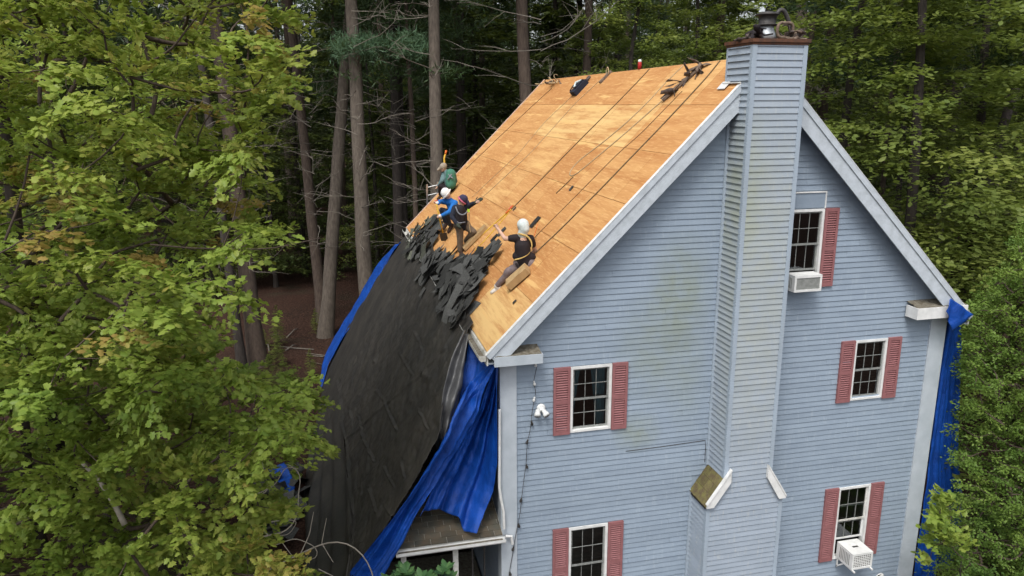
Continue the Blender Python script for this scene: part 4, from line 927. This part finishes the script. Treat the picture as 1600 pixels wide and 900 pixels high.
# --- worker in green vest at the far end
def worker_green():
    base = PR(703, 300); D = proj(base)[2]-.35
    t = thing('person', base, 'worker in a green vest and tan cap crouching at the far roof edge', 'person')
    pel, chest, neck = AT(702, 292, D+.05), AT(702, 277, D-.1), AT(697, 268, D-.15)
    shL, shR = AT(694, 272, D-.05), AT(708, 271, D-.2); eL, wL = AT(690, 283, D-.1), AT(685, 290, D); eR, wR = AT(712, 283, D+.1), AT(706, 291, D+.3)
    hL, hR = AT(698, 293, D+.05), AT(705, 294, D+.1); kL, aL = AT(688, 291, D-.1), AT(688, 303, D+.1); kR, aR = AT(694, 296, D-.2), AT(694, 308, D+.1)
    hc = AT(693, 262, D-.2); mb, face, up, sd = head(t, hc, .11, (-.9, .2, -.3), (0,0,1))
    cap(mb, hc-up*.06, .06, neck, .06); chain(mb, [neck, chest, pel], [.075,.15,.14]); chain(mb, [shL, shR], [.06,.06]); chain(mb, [shL, eL, wL], [.06,.043,.032]); chain(mb, [shR, eR, wR], [.06,.043,.032]); hand(mb, wL, wL-eL, (0,1,0)); hand(mb, wR, wR-eR, (0,1,0)); chain(mb, [hL,kL,aL],[.085,.055,.045]); chain(mb, [hR,kR,aR],[.085,.055,.045]); soft(mb, 'body', 'skin', t, .014, 2); eyes(t, hc, .11, face, up, sd)
    mb = MB(); chain(mb, [neck, chest, pel], [.09,.17,.16]); chain(mb, [shL, shR], [.1,.1]); chain(mb, [shL, eL, wL], [.095,.07,.05]); chain(mb, [shR, eR, wR], [.095,.07,.05]); soft(mb, 'shirt', 'teal', t)
    bk = (CAM-chest).normalized(); c = chest+bk*.1+RT*.05; mb = MB(); cap(mb, c+Vector((0,0,.12)), .17, c-Vector((0,0,.22)), .185); soft(mb, 'vest', 'green_vest', t)
    mb = MB()
    for L in ([AT(699,267,D-.28), AT(702,275,D-.4), AT(708,279,D-.4)], [AT(708,269,D-.32), AT(703,276,D-.42), AT(699,281,D-.38)]): mb.tube(smooth_line(resample(L, 10)), .022, 6)
    mb.build('straps', M['strap_grey'], t, True)
    mb = MB(); chain(mb, [hL,hR],[.13,.13]); chain(mb, [hL,kL,aL],[.115,.085,.07]); chain(mb, [hR,kR,aR],[.115,.085,.07]); soft(mb, 'trousers', 'black_cloth', t)
    for a in (aL, aR): mb = MB(); boot(mb, a, Vector((-.7,-.2,-.5)), DN, 1.1); soft(mb, 'boot', 'boot', t, .018)
    mb = MB(); cap(mb, hc+up*.04, .123, hc+up*.05-face*.02, .12); chain(mb, [hc+face*.1+up*.03, hc+face*.2-up*.01], [.05,.045]); soft(mb, 'cap', 'cap_tan', t, .016)
    s = thing('pry_bar', AT(694, 262, D+.1), 'orange handled bar with a red grip sticking up behind the tan cap', 'tool')
    MB().tube([AT(697, 275, D+.05), AT(694.5, 257, D+.1), AT(694, 247, D+.1), AT(696, 240, D+.1)], .03, 8).build('shaft', M['rope_yellow'], s, True); MB().tube([AT(695.6, 241, D+.1), AT(697.3, 235, D+.1)], .036, 8).build('grip', M['orange'], s, True)
worker_green()

# ================================================================== vegetation
def leafmesh(name, bv, bf, pos, X, Y, Z, scl, tone):
    bv = np.asarray(bv, float); bf = np.asarray(bf, int); n, k = len(pos), len(bv)
    V = pos[:, None, :] + scl[:, None, None]*(bv[None, :, 0:1]*X[:, None, :] + bv[None, :, 1:2]*Y[:, None, :] + bv[None, :, 2:3]*Z[:, None, :])
    Fc = (bf[None, :, :] + (np.arange(n)*k)[:, None, None]).reshape(-1, bf.shape[1])
    me = bpy.data.meshes.new(name); me.vertices.add(n*k); me.vertices.foreach_set('co', V.reshape(-1))
    m = bf.shape[1]; me.loops.add(len(Fc)*m); me.loops.foreach_set('vertex_index', Fc.reshape(-1).astype(np.int32))
    me.polygons.add(len(Fc)); me.polygons.foreach_set('loop_start', (np.arange(len(Fc))*m).astype(np.int32))
    a = me.attributes.new('tone', 'FLOAT', 'POINT'); a.data.foreach_set('value', np.repeat(np.clip(tone, 0, 1), k).astype(np.float32))
    me.update(calc_edges=True); return me
def unit(a): return a/np.maximum(np.linalg.norm(a, axis=-1, keepdims=True), 1e-9)
def frames(d, up):                             # leaf axis d, approximate blade normal up
    X = unit(d); Z = unit(up - X*np.sum(up*X, -1, keepdims=True)); return X, np.cross(Z, X), Z
_half = [(.0,.0), (-.06,.30), (.17,.26), (.22,.56), (.45,.27), (.66,.33), (1.,.0)]
MAPLE_V = [(.36,0,.05)] + [(x, y, -.22*abs(y)) for x, y in _half] + [(x, -y, -.22*abs(y)) for x, y in _half[-2:0:-1]]
MAPLE_F = [(0, i+1, (i+1) % 12+1) for i in range(12)]
OVAL_V = [(0,0,0), (.35,.26,-.05), (.75,.2,-.06), (1,0,-.02), (.75,-.2,-.06), (.35,-.26,-.05)]; OVAL_F = [(0,3,2,1), (0,5,4,3)]
SPRIG_V = [(0,0,0), (.5,.17,-.03), (1,0,-.08), (.5,-.17,-.03)]; SPRIG_F = [(0,3,2,1)]
def rnd(n): return rng.standard_normal((n, 3))
# ---- foreground maples, grown as sprays joined back to the trunk
def maple(name, label, base, top, r0, clusters, tones, leaf=.115, per=34, extra_limbs=(), spread=.55, group=None, mat='maple', barkm='bark_dark', shape=(MAPLE_V, MAPLE_F), flat=.35):
    base, top = Vector(base), Vector(top)
    t = thing(name, base, label, 'tree', group)
    nodes = [(base.lerp(top, .25+.75*i/14)) for i in range(15)]; par = [None]+list(range(14)); kids = [0]*15; trunk_n = 15
    order = sorted(range(len(clusters)), key=lambda i: (Vector(clusters[i])-base.lerp(top, .6)).length)
    owner = {}
    for i in order:
        c = Vector(clusters[i]); best, bd = 0, 1e9
        for k, q in enumerate(nodes):
            d = (c-q).length + (0 if k >= trunk_n else .0) + max(0, q.z-c.z)*.8
            if d < bd: bd, best = d, k
        nodes.append(c); par.append(best); owner[i] = len(nodes)-1
    cnt = [1]*len(nodes)
    for k in range(len(nodes)-1, 0, -1): cnt[par[k]] += cnt[k]
    mb = MB()
    for k in range(trunk_n, len(nodes)):
        a, b = nodes[par[k]], nodes[k]; ra = min(.0055*math.sqrt(cnt[k])+.003, r0*.45); rb = max(.004, ra*.7)
        m_ = a.lerp(b, .5)+Vector((random.gauss(0,.06), random.gauss(0,.06), -.07*(b-a).length)); mb.tube([a, a.lerp(m_, .6).lerp(b, .1), m_.lerp(b, .4), b], [ra, ra*.92, ra*.8, rb], 5, False)
    tag(mb.build('limbs', M['bark'], t, True), kind='stuff')
    for L, ra in extra_limbs: MB().tube(smooth_line(resample(L, 12), 1), list(np.linspace(ra, ra*.5, 12)), 7).build('limb', M['bark'], t, True)
    bend = [base.lerp(top, k/10)+Vector((.12*math.sin(k*1.1), .1*math.cos(k*.9), 0)) for k in range(11)]
    MB().tube([base-Vector((0,0,.4))]+bend, [r0*1.25]+list(np.linspace(r0, r0*.3, 11)), 10).build('trunk', M[barkm], t, True)
    P, Dn, Up, T = [], [], [], []
    axis = np.array(base.lerp(top, .5))
    for i, c in enumerate(clusters):
        c = np.array(c); out = c-axis; out[2] *= .3; out = unit(out + rnd(1)[0]*.5*np.linalg.norm(out)); up = unit(np.array([0,0,1.])+rnd(1)[0]*.22)
        n = int(per*rng.uniform(.6, 1.3)); sd = unit(np.cross(up, out))
        for sub in range(3):
            ax = unit(out + sd*(sub-1)*.8 + rnd(1)[0]*.2); k = n//3
            s = rng.uniform(0, 1, k)*spread; side = np.where(np.arange(k) % 2, 1, -1)
            p = c + ax*s[:, None] - up*(s*s*.25)[:, None] + rnd(k)*np.array([.05,.05,.035])
            d = unit(ax + np.cross(up, ax)*(side*rng.uniform(.5, 1.3, k))[:, None] + rnd(k)*.25 - up*rng.uniform(0, .5, k)[:, None])
            P.append(p); Dn.append(d); Up.append(up + rnd(k)*flat); T.append(np.full(k, tones[i]) + rng.standard_normal(k)*.09)
    P, Dn, Up, T = map(np.concatenate, (P, Dn, Up, T)); X, Y, Z = frames(Dn, Up)
    me = leafmesh('crown', shape[0], shape[1], P, X, Y, Z, leaf*rng.uniform(.65, 1.3, len(P)), T)
    link('crown', me, M[mat], t); return t
def clusters_in(poly, n, dmin, dmax, zmin=.8, pw_=1.0, gap=0.0, keep=None):
    xs_, ys_ = [p[0] for p in poly], [p[1] for p in poly]; out = []
    tries = 0
    while len(out) < n and tries < n*60:
        tries += 1
        d = (dmin**3+(dmax**3-dmin**3)*random.random())**(1/3); a, b = random.uniform(min(xs_), max(xs_)), random.uniform(min(ys_), max(ys_))
        if not inpoly((a, b), poly): continue
        q = AT(a, b, d)
        if q.z < zmin or (keep and not keep(q, a, b)): continue
        if noise.noise(q*.55+Vector((3,1,7))) < -gap and gap: continue
        out.append(q)
    return out
UPPER = [(-330,-260),(430,-260),(445,0),(430,30),(375,60),(440,90),(468,110),(420,150),(435,195),(405,235),(385,290),(410,330),(465,345),(455,368),(390,385),(330,400),(420,435),(430,470),(385,490),(330,470),(290,520),(310,620),(-330,640)]
LOWER = [(-330,470),(290,470),(330,560),(430,575),(480,610),(495,660),(485,712),(440,725),(415,710),(395,745),(385,775),(440,800),(385,830),(420,870),(465,900),(470,960),(-330,960)]
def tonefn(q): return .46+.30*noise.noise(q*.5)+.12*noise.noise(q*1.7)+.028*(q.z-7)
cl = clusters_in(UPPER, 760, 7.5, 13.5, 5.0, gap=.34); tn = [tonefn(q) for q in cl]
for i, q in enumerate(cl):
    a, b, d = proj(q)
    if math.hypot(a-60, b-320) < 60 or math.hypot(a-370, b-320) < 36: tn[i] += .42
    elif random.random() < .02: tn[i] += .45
limbs = [([AT(105,230,10.5), AT(88,185,10.2), AT(62,95,10), AT(20,45,9.8), AT(-20,30,9.8)], .022), ([AT(62,95,10), AT(63,60,10), AT(30,20,9.9)], .014), ([AT(215,265,9.5), AT(270,245,9.3), AT(275,205,9.3), AT(300,165,9.2)], .025), ([AT(225,102,9.2), AT(268,78,9.1), AT(300,35,9.0), AT(335,0,9)], .016),
         ([AT(85,98,11), AT(100,92,11), AT(155,75,11)], .05), ([AT(12,440,11.5), AT(50,400,11.3), AT(75,360,11.2)], .06), ([AT(140,440,10.5), AT(175,395,10.5), AT(260,370,10.3)], .025), ([AT(235,382,9.5), AT(300,388,9.4), AT(420,390,9.3), AT(500,372,9.3)], .012)]
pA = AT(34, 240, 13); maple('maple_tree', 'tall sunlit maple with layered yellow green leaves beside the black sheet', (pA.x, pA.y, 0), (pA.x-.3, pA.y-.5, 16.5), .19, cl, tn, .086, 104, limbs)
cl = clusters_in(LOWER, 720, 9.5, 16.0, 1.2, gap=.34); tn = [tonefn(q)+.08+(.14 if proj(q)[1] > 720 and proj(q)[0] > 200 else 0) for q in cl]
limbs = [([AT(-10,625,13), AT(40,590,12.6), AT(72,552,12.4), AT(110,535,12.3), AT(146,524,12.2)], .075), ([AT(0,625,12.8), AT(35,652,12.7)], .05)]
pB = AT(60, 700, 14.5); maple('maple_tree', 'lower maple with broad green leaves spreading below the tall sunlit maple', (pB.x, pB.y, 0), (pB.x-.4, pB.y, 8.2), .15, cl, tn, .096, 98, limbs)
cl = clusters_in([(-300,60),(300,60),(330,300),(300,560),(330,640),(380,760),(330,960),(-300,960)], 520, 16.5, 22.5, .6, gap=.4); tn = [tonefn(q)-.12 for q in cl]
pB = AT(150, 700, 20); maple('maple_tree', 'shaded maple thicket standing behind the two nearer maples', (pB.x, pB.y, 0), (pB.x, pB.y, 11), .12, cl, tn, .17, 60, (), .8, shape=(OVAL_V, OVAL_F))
# pale dead branch and bare twining shrub
o = MB().tube(smooth_line(resample([AT(122,716,11.6), AT(150,745,11.5), AT(172,775,11.4), AT(195,820,11.4)], 10), 1), list(np.linspace(.03,.045,10)), 7).build('dead_branch', M['twig_pale'], None, True); tag(o, 'pale broken branch hanging bare among the lower maple leaves', 'branch')
sh = thing('bare_shrub', PZ(430, 930, .5), 'leafless pale shrub with looping stems in front of the black sheet', 'shrub')
def zz(u, v): return (400+u/4.09, 680+v/4.09)
for L, r in (([(0,665),(75,635),(170,632),(250,560),(275,460),(265,370),(295,270),(265,215),(200,185)], .016), ([(-60,930),(80,860),(270,765),(420,690),(540,670),(640,715),(720,810),(755,900),(765,1000)], .018), ([(285,755),(340,640),(368,490)], .011), ([(420,690),(450,530)], .009), ([(420,690),(495,815)], .010), ([(130,700),(250,655),(370,705),(405,750),(370,805),(285,765)], .010), ([(75,635),(20,580),(-60,560)], .011), ([(-20,390),(120,320),(190,200),(270,215)], .013), ([(50,560),(190,540),(270,545),(210,640),(150,640)], .010), ([(0,400),(80,350),(40,170)], .010), ([(170,690),(260,810)], .009), ([(130,835),(260,910),(330,960)], .012), ([(400,855),(500,905),(560,990)], .010)):
    MB().tube(smooth_line(resample([AT(*zz(u, v), 13.2-.0004*v) for u, v in L], 18), 2), list(np.linspace(r, r*.5, 18)), 6).build('stem', M['twig_pale'], sh, True)
# ---- evergreen by the right corner and a maple sapling in front of it
CEDAR = [(1612,350),(1585,385),(1562,425),(1535,450),(1518,490),(1505,560),(1508,640),(1490,690),(1505,745),(1480,790),(1470,850),(1450,900),(1440,960),(1850,960),(1850,300)]
cl = clusters_in(CEDAR, 2600, 15.5, 18.6, .2); tn = [.48+.55*noise.noise(q*1.5)+.03*(q.z-3) for q in cl]
pc = AT(1640, 700, 18); maple('cedar_tree', 'dense green cedar growing beside the right end of the house', (pc.x, pc.y, 0), (pc.x, pc.y, 9.2), .16, cl, tn, .06, 66, spread=.26, mat='cedar', shape=(OVAL_V, OVAL_F), flat=1.2)
cl = clusters_in([(1455,775),(1475,765),(1498,775),(1506,800),(1478,818),(1500,850),(1462,868),(1442,895),(1442,872),(1466,832),(1452,800)], 20, 14.6, 15.6, .2); tn = [.35+.25*random.random() for q in cl]
pc = AT(1500, 900, 15.2); maple('maple_sapling', 'young maple with bright leaves in front of the hanging blue tarp', (pc.x, pc.y, 0), (pc.x, pc.y, 2.2), .03, cl, tn, .12, 34, spread=.3)
# rhododendron by the porch
pc = PZ(655, 985, .0); t = thing('rhododendron', (pc.x, pc.y, 0), 'glossy leaved shrub in front of the dark porch opening', 'shrub')
mb = MB(); P, D_, U_, T_ = [], [], [], []
for k in range(70):
    q = AT(random.uniform(598, 705), random.uniform(872, 960), random.uniform(12.0, 13.2))
    if proj(q)[1] < 884 + 18*abs(math.sin(proj(q)[0]*.09)): q = q - Vector((0,0,.25))
    mb.tube([(pc.x+random.gauss(0,.1), pc.y+random.gauss(0,.1), 0), (q.x*.6+pc.x*.4, q.y*.6+pc.y*.4, q.z*.6), q], [.014,.01,.006], 5)
    for i in range(9):
        a = i*2.4; P.append(q); D_.append(Vector((math.cos(a), math.sin(a), random.uniform(.0,.7)))); U_.append((0,0,1)); T_.append(random.uniform(.2,.9))
mb.build('stems', M['bark_dark'], t); P, D_, U_ = np.array(P), np.array(D_), np.array(U_, float); X, Y, Z = frames(D_, U_); link('leaves', leafmesh('leaves', OVAL_V, OVAL_F, P, X, Y, Z, rng.uniform(.12,.19,len(P)), np.array(T_)), M['rhodo'], t)

# ---- the wood behind: shared crowns, each tree its own object
def crown_hemlock(seed, h=20, base=1.5, R=4.2, nb=130, per=70, leaf=.3, droop=.22, shape=(SPRIG_V, SPRIG_F), wid=.5):
    g = np.random.default_rng(seed); P, D_, U_, T_ = [], [], [], []
    for k in range(nb):
        f = g.uniform(0, 1)**.85; z = base+(h-base)*f; L = R*(1-f)**.75*g.uniform(.55, 1.15)+.3; a = g.uniform(0, 6.283); ax = np.array([math.cos(a), math.sin(a), 0]); sd = np.array([-ax[1], ax[0], 0])
        n = int(per*(.35+L/R)); s = g.uniform(.12, 1, n)**.75; wv = (g.uniform(-1, 1, n))*wid*L*.33*np.sqrt(np.clip(1.15-s, 0, 1))
        p = np.array([0,0,z]) + ax*(s*L)[:, None] + sd*wv[:, None] + np.array([0,0,1])*((.12*s - droop*s*s)*L + g.standard_normal(n)*.07)[:, None]
        d = ax*g.uniform(.3, 1, n)[:, None] + sd*(np.sign(wv)*g.uniform(.2, 1.1, n))[:, None] + g.standard_normal((n,3))*.2
        P.append(p); D_.append(d); U_.append(np.array([0,0,1.])+g.standard_normal((n,3))*.35); T_.append(np.full(n, g.uniform(.15, .8))+g.standard_normal(n)*.12)
    P, D_, U_, T_ = map(np.concatenate, (P, D_, U_, T_)); X, Y, Z = frames(D_, U_)
    return leafmesh('crown', shape[0], shape[1], P, X, Y, Z, leaf*g.uniform(.6, 1.35, len(P)), T_)
def crown_pine(seed, h=25, base=10, R=4.8, nb=110, leaf=.36):
    g = np.random.default_rng(seed); P, D_, U_, T_ = [], [], [], []
    for k in range(nb):
        f = g.uniform(0, 1); z = base+(h-base)*f; L = R*(1-f*.75)*g.uniform(.5, 1.1); a = g.uniform(0, 6.283); ax = np.array([math.cos(a), math.sin(a), .18])
        for c in range(5):
            s = g.uniform(.4, 1); q = np.array([0,0,z])+ax*L*s+g.standard_normal(3)*np.array([.3,.3,.12]); n = 34; d = unit(g.standard_normal((n,3))+np.array([0,0,.5])+ax*.5)
            P.append(q+g.standard_normal((n,3))*np.array([.3,.3,.1])); D_.append(d); U_.append(g.standard_normal((n,3))); T_.append(np.full(n, g.uniform(.1,.9)))
    P, D_, U_, T_ = map(np.concatenate, (P, D_, U_, T_)); X, Y, Z = frames(D_, U_)
    return leafmesh('crown', [(0,0,0),(.5,.07,0),(1,0,0),(.5,-.07,0)], SPRIG_F, P, X, Y, Z, leaf*g.uniform(.6,1.3,len(P)), T_)
def trunk_mesh(seed, h, r, lean=.15, n=9):
    rr = random.Random(seed); P = [Vector((lean*math.sin(k*.7+seed)*k/10, lean*math.cos(k*.5+seed)*k/10, -.4+(h+.4)*k/12)) for k in range(13)]
    return MB().tube(P, [r*(1.35 if k == 0 else 1.0)*(1-.8*k/12)+.01 for k in range(13)], n).mesh('trunk')
def dead_limbs(seed, z0, z1, n, L=2.6, r=.026):
    rr = random.Random(seed); mb = MB()
    for _ in range(n):
        z = rr.uniform(z0, z1); a = rr.uniform(0, 6.283); d = Vector((math.cos(a), math.sin(a), rr.uniform(-.15,.45))); p = Vector((0,0,z)); l = L*rr.uniform(.4,1.1); pts = []
        for k in range(7):
            pts.append(p.copy()); p = p + d*l/6; d = (d+Vector((rr.gauss(0,.16), rr.gauss(0,.16), rr.gauss(.02,.12)))).normalized()
        mb.tube(pts, list(np.linspace(r, r*.3, 7)), 4, False)
        for q in range(5):
            b0 = pts[rr.randint(2,6)]; e = (d+Vector((rr.gauss(0,.9), rr.gauss(0,.9), rr.gauss(.1,.4)))).normalized(); mb.tube([b0, b0+e*l*.16+Vector((0,0,.05)), b0+e*l*.34], [r*.45, r*.35, r*.18], 3, False)
    return mb.mesh('dead_limbs')
HEM = [crown_hemlock(k, h=19+k, base=.5+k*.3, R=4.6, nb=175, per=80, leaf=.32) for k in range(3)]
BEE = [crown_hemlock(20+k, h=13+2*k, base=1.5, R=4.6, nb=150, per=190, leaf=.125, droop=.16, shape=(OVAL_V, OVAL_F), wid=.75) for k in range(3)]
PIN = [crown_pine(30+k) for k in range(3)]
TRK = [trunk_mesh(k, 24, .26) for k in range(3)]; TRS = [trunk_mesh(5+k, 15, .13, .5) for k in range(3)]
LIM = [dead_limbs(k, 2.5, 13, 26) for k in range(3)]
def wood_tree(kind, p, s, rz_, label, group, bark='bark_dark', dead=None, name=None, trk=None):
    nm = name or {'hem':'hemlock_tree', 'bee':'beech_tree', 'pin':'pine_tree'}[kind]; t = thing(nm, p, label, 'tree', group); t.rotation_euler = (0, 0, rz_); t.scale = (s, s, s*random.uniform(.9, 1.1))
    def add(n_, me, mat):
        o = bpy.data.objects.new(n_, me); col.objects.link(o); o.parent = t
        if not me.materials: me.materials.append(mat)
        if n_ == 'dead_limbs': tag(o, kind='stuff')
        o.material_slots[0].link = 'OBJECT'; o.material_slots[0].material = mat
    i = random.randrange(3); add('trunk', (TRS if kind == 'bee' else TRK)[i], M[bark]); add('crown', {'hem':HEM,'bee':BEE,'pin':PIN}[kind][i], M[{'hem':'hemlock','bee':'beech','pin':'pine'}[kind]])
    if dead: add('dead_limbs', LIM[i], M['twig'])
    return t
# pines whose trunks stand out
TR_ = [(548,0,572,450,23,33,'bark_grey','thick straight pine trunk carrying one low green bough'), (676,0,682,290,21,32,'bark_grey','thick pale pine trunk rising behind the worker in the green vest'), (637,90,651,340,9,36,'bark','slim brown trunk between two thick pale pines'), (611,0,622,310,16,39,'bark_dark','dark reddish trunk left of the slim brown trunk'), (462,90,496,420,16,39,'bark','grey leaning trunk at the edge of the maple leaves'),
       (540,90,508,530,20,37,'bark_grey','leaning trunk with a lichen grey base on open leaf litter'), (345,60,404,575,24,33,'bark','brown trunk half hidden by maple leaves'), (812,0,822,150,22,34,'bark','broad pine trunk with many bare limbs behind the far ridge end'), (918,0,918,95,15,41,'bark','plain pine trunk behind the middle of the ridge'), (1252,0,1252,60,21,33,'bark_grey','pale trunk standing behind the chimney cap'), (366,470,381,590,13,32,'bark_dark','dark short looking trunk beside the brown trunk on the leaf litter'),
       (1392,150,1374,330,9,29,'bark','thin reddish trunk within the layered beech boughs'), (1548,310,1490,440,15,30,'bark_dark','leaning dark trunk above the right eave'), (1415,120,1402,330,9,31,'bark_dark','thin dark trunk beside the thin reddish trunk')]
for i, (a, b, c, d_, wpx, dep, bk, lab) in enumerate(TR_):
    lo, hi = AT(c, d_, dep), AT(a, b, dep); dv = (hi-lo)/(hi.z-lo.z); r = wpx/2*dep/FPX
    dv = Vector((max(-.35, min(.35, dv.x)), max(-.2, min(.2, dv.y)), 1)); base = lo-dv*lo.z; H_ = 25 if wpx > 12 else 17
    t = thing('pine_tree', base, lab, 'tree')
    P = [dv*(H_*k/14)+Vector((.07*noise.noise(Vector((k*.5,i,0))), .07*noise.noise(Vector((k*.5,i,5))), 0)) for k in range(15)]
    rr = [r*(1.12-.5*k/14) for k in range(15)]; rr[0] *= 1.25
    o = MB().tube([Vector((0,0,-.4))]+P, [rr[0]*1.2]+rr, 12).build('trunk', M[bk], None, True); o.parent = t
    o = link('crown', PIN[i % 3], None); o.parent = t; o.location = dv*H_*.6-Vector((0,0,8.5)); o.scale = (1,1,1)
    if not PIN[i%3].materials: PIN[i%3].materials.append(M['pine'])
    if wpx > 8: o = link('dead_limbs', dead_limbs(60+i, 4, 15, 34 if i == 7 else 18, 3.8 if i == 7 else 2.6, .024 if i == 7 else .02), M['twig']); o.parent = t; tag(o, kind='stuff')
    if i == 0:
        g = np.random.default_rng(5); P_, D_, U_, T_ = [], [], [], []
        for k in range(230):
            q = np.array(AT(g.uniform(526, 662), 74+g.normal(0, 9), dep-.6+g.uniform(-1.2,1.2)) - base); n = 26
            P_.append(q+g.standard_normal((n,3))*np.array([.22,.22,.08])); D_.append(g.standard_normal((n,3))+np.array([0,0,.6])); U_.append(g.standard_normal((n,3))); T_.append(np.full(n, g.uniform(.6,1.)))
        P_, D_, U_, T_ = map(np.concatenate, (P_, D_, U_, T_)); X, Y, Z = frames(D_, U_)
        o = link('low_bough', leafmesh('bough', [(0,0,0),(.5,.05,0),(1,0,0),(.5,-.05,0)], SPRIG_F, P_, X, Y, Z, .3*g.uniform(.6,1.3,len(P_)), T_), M['bough']); o.parent = t
        o = MB().tube([hi-base+Vector((0,0,-1.5)), AT(600,82,dep-.6)-base, AT(655,74,dep-.6)-base], [.05,.04,.015], 6).build('bough_limb', M['bark_dark']); o.parent = t
# layered beeches and hemlocks near the house
for a, b, d, s, kind, lab in ((1420,300,23,1.5,'bee','leafy beech with flat layered boughs behind the right roof slope'), (1520,300,27,1.6,'bee','tall beech with pale layered boughs above the cedar'), (1335,200,25,1.5,'bee','beech seen between the chimney and the layered boughs'), (1640,250,24,1.25,'bee','beech at the edge of the wood beyond the cedar'), (1000,80,33,1.25,'bee','bright leafy beech rising behind the middle of the ridge'), (1085,70,35,1.3,'bee','bright leafy beech rising behind the ridge beside the chimney'), (1180,60,42,1.35,'bee','tall beech behind the chimney'), (960,60,44,1.3,'bee','beech deeper in the wood behind the ridge'),
                           (1460,420,38,1.0,'hem','dark hemlock behind the right eave'), (1560,420,42,1.0,'hem','dark hemlock beyond the cedar'), (330,430,44,.55,'hem','young hemlock in shade behind the brown trunk'), (430,430,46,.6,'hem','young hemlock in shade beside the leaning lichen trunk'), (590,400,47,.6,'hem','young hemlock in shade between the two thick pale pines'), (475,400,50,.75,'hem','young dark hemlock behind the grey leaning trunk'), (250,430,42,.5,'hem','young hemlock in shade behind the maple thicket'), (740,150,50,1.0,'hem','dark hemlock left of the broad pine with bare limbs'), (870,60,48,1.05,'hem','dark hemlock right of the broad pine with bare limbs')):
    q = AT(a, b, d); wood_tree(kind, (q.x, q.y, 0), s, random.uniform(0, 6.3), lab, None)
BACK = {'hem': ('dark hemlock with drooping boughs deep in the wood', 'hemlocks deep in the wood'), 'pin': ('bare stemmed pine with dead lower limbs deep in the wood', 'pines deep in the wood'), 'bee': ('small green beech deep in the wood', 'beeches deep in the wood')}
pts_ = []
for k in range(4000):
    if len(pts_) >= 330: break
    d = math.sqrt(random.uniform(39**2, 118**2)); px_ = random.uniform(-500, 2100); q = AT(px_, 162, d)
    if min([(q.xy-o_.xy).length for o_ in pts_]+[99]) < 3.1: continue
    pts_.append(q); far = d > 66
    left = px_ < 880
    kind = random.choices(['hem','pin','bee'], [.75,.2,.05] if far else ([.40,.57,.03] if left else [.4,.25,.35]))[0]
    wood_tree(kind, (q.x, q.y, -.1), random.uniform(.95, 1.45), random.uniform(0, 6.3), *BACK[kind], bark=random.choice(['bark_dark','bark','bark_dark','bark_grey']), dead=kind == 'pin' and d < 62)

# fallen branches and seedlings on the open leaf litter
for k in range(14):
    q = PZ(random.uniform(415, 540), random.uniform(470, 600), .05); a = random.uniform(0, 3.1); L = random.uniform(.8, 2.6); d = Vector((math.cos(a), math.sin(a), 0))
    o = MB().tube([q-d*L*.5, q+Vector((0,0,.08))+d.orthogonal()*.08, q+d*L*.5], [.035, .03, .012], 6).build('fallen_branch', M['twig' if k % 2 else 'bark'], None, True); tag(o, 'fallen bare branch lying on the leaf litter between the trunks', 'branch', 'fallen branches on the leaf litter')
for k in range(9):
    q = PZ(random.uniform(395, 500), random.uniform(520, 640), 0); wood_tree('bee', (q.x, q.y, 0), random.uniform(.07, .13), random.uniform(0, 6), 'small green seedling growing from the leaf litter', 'seedlings on the leaf litter', name='seedling')
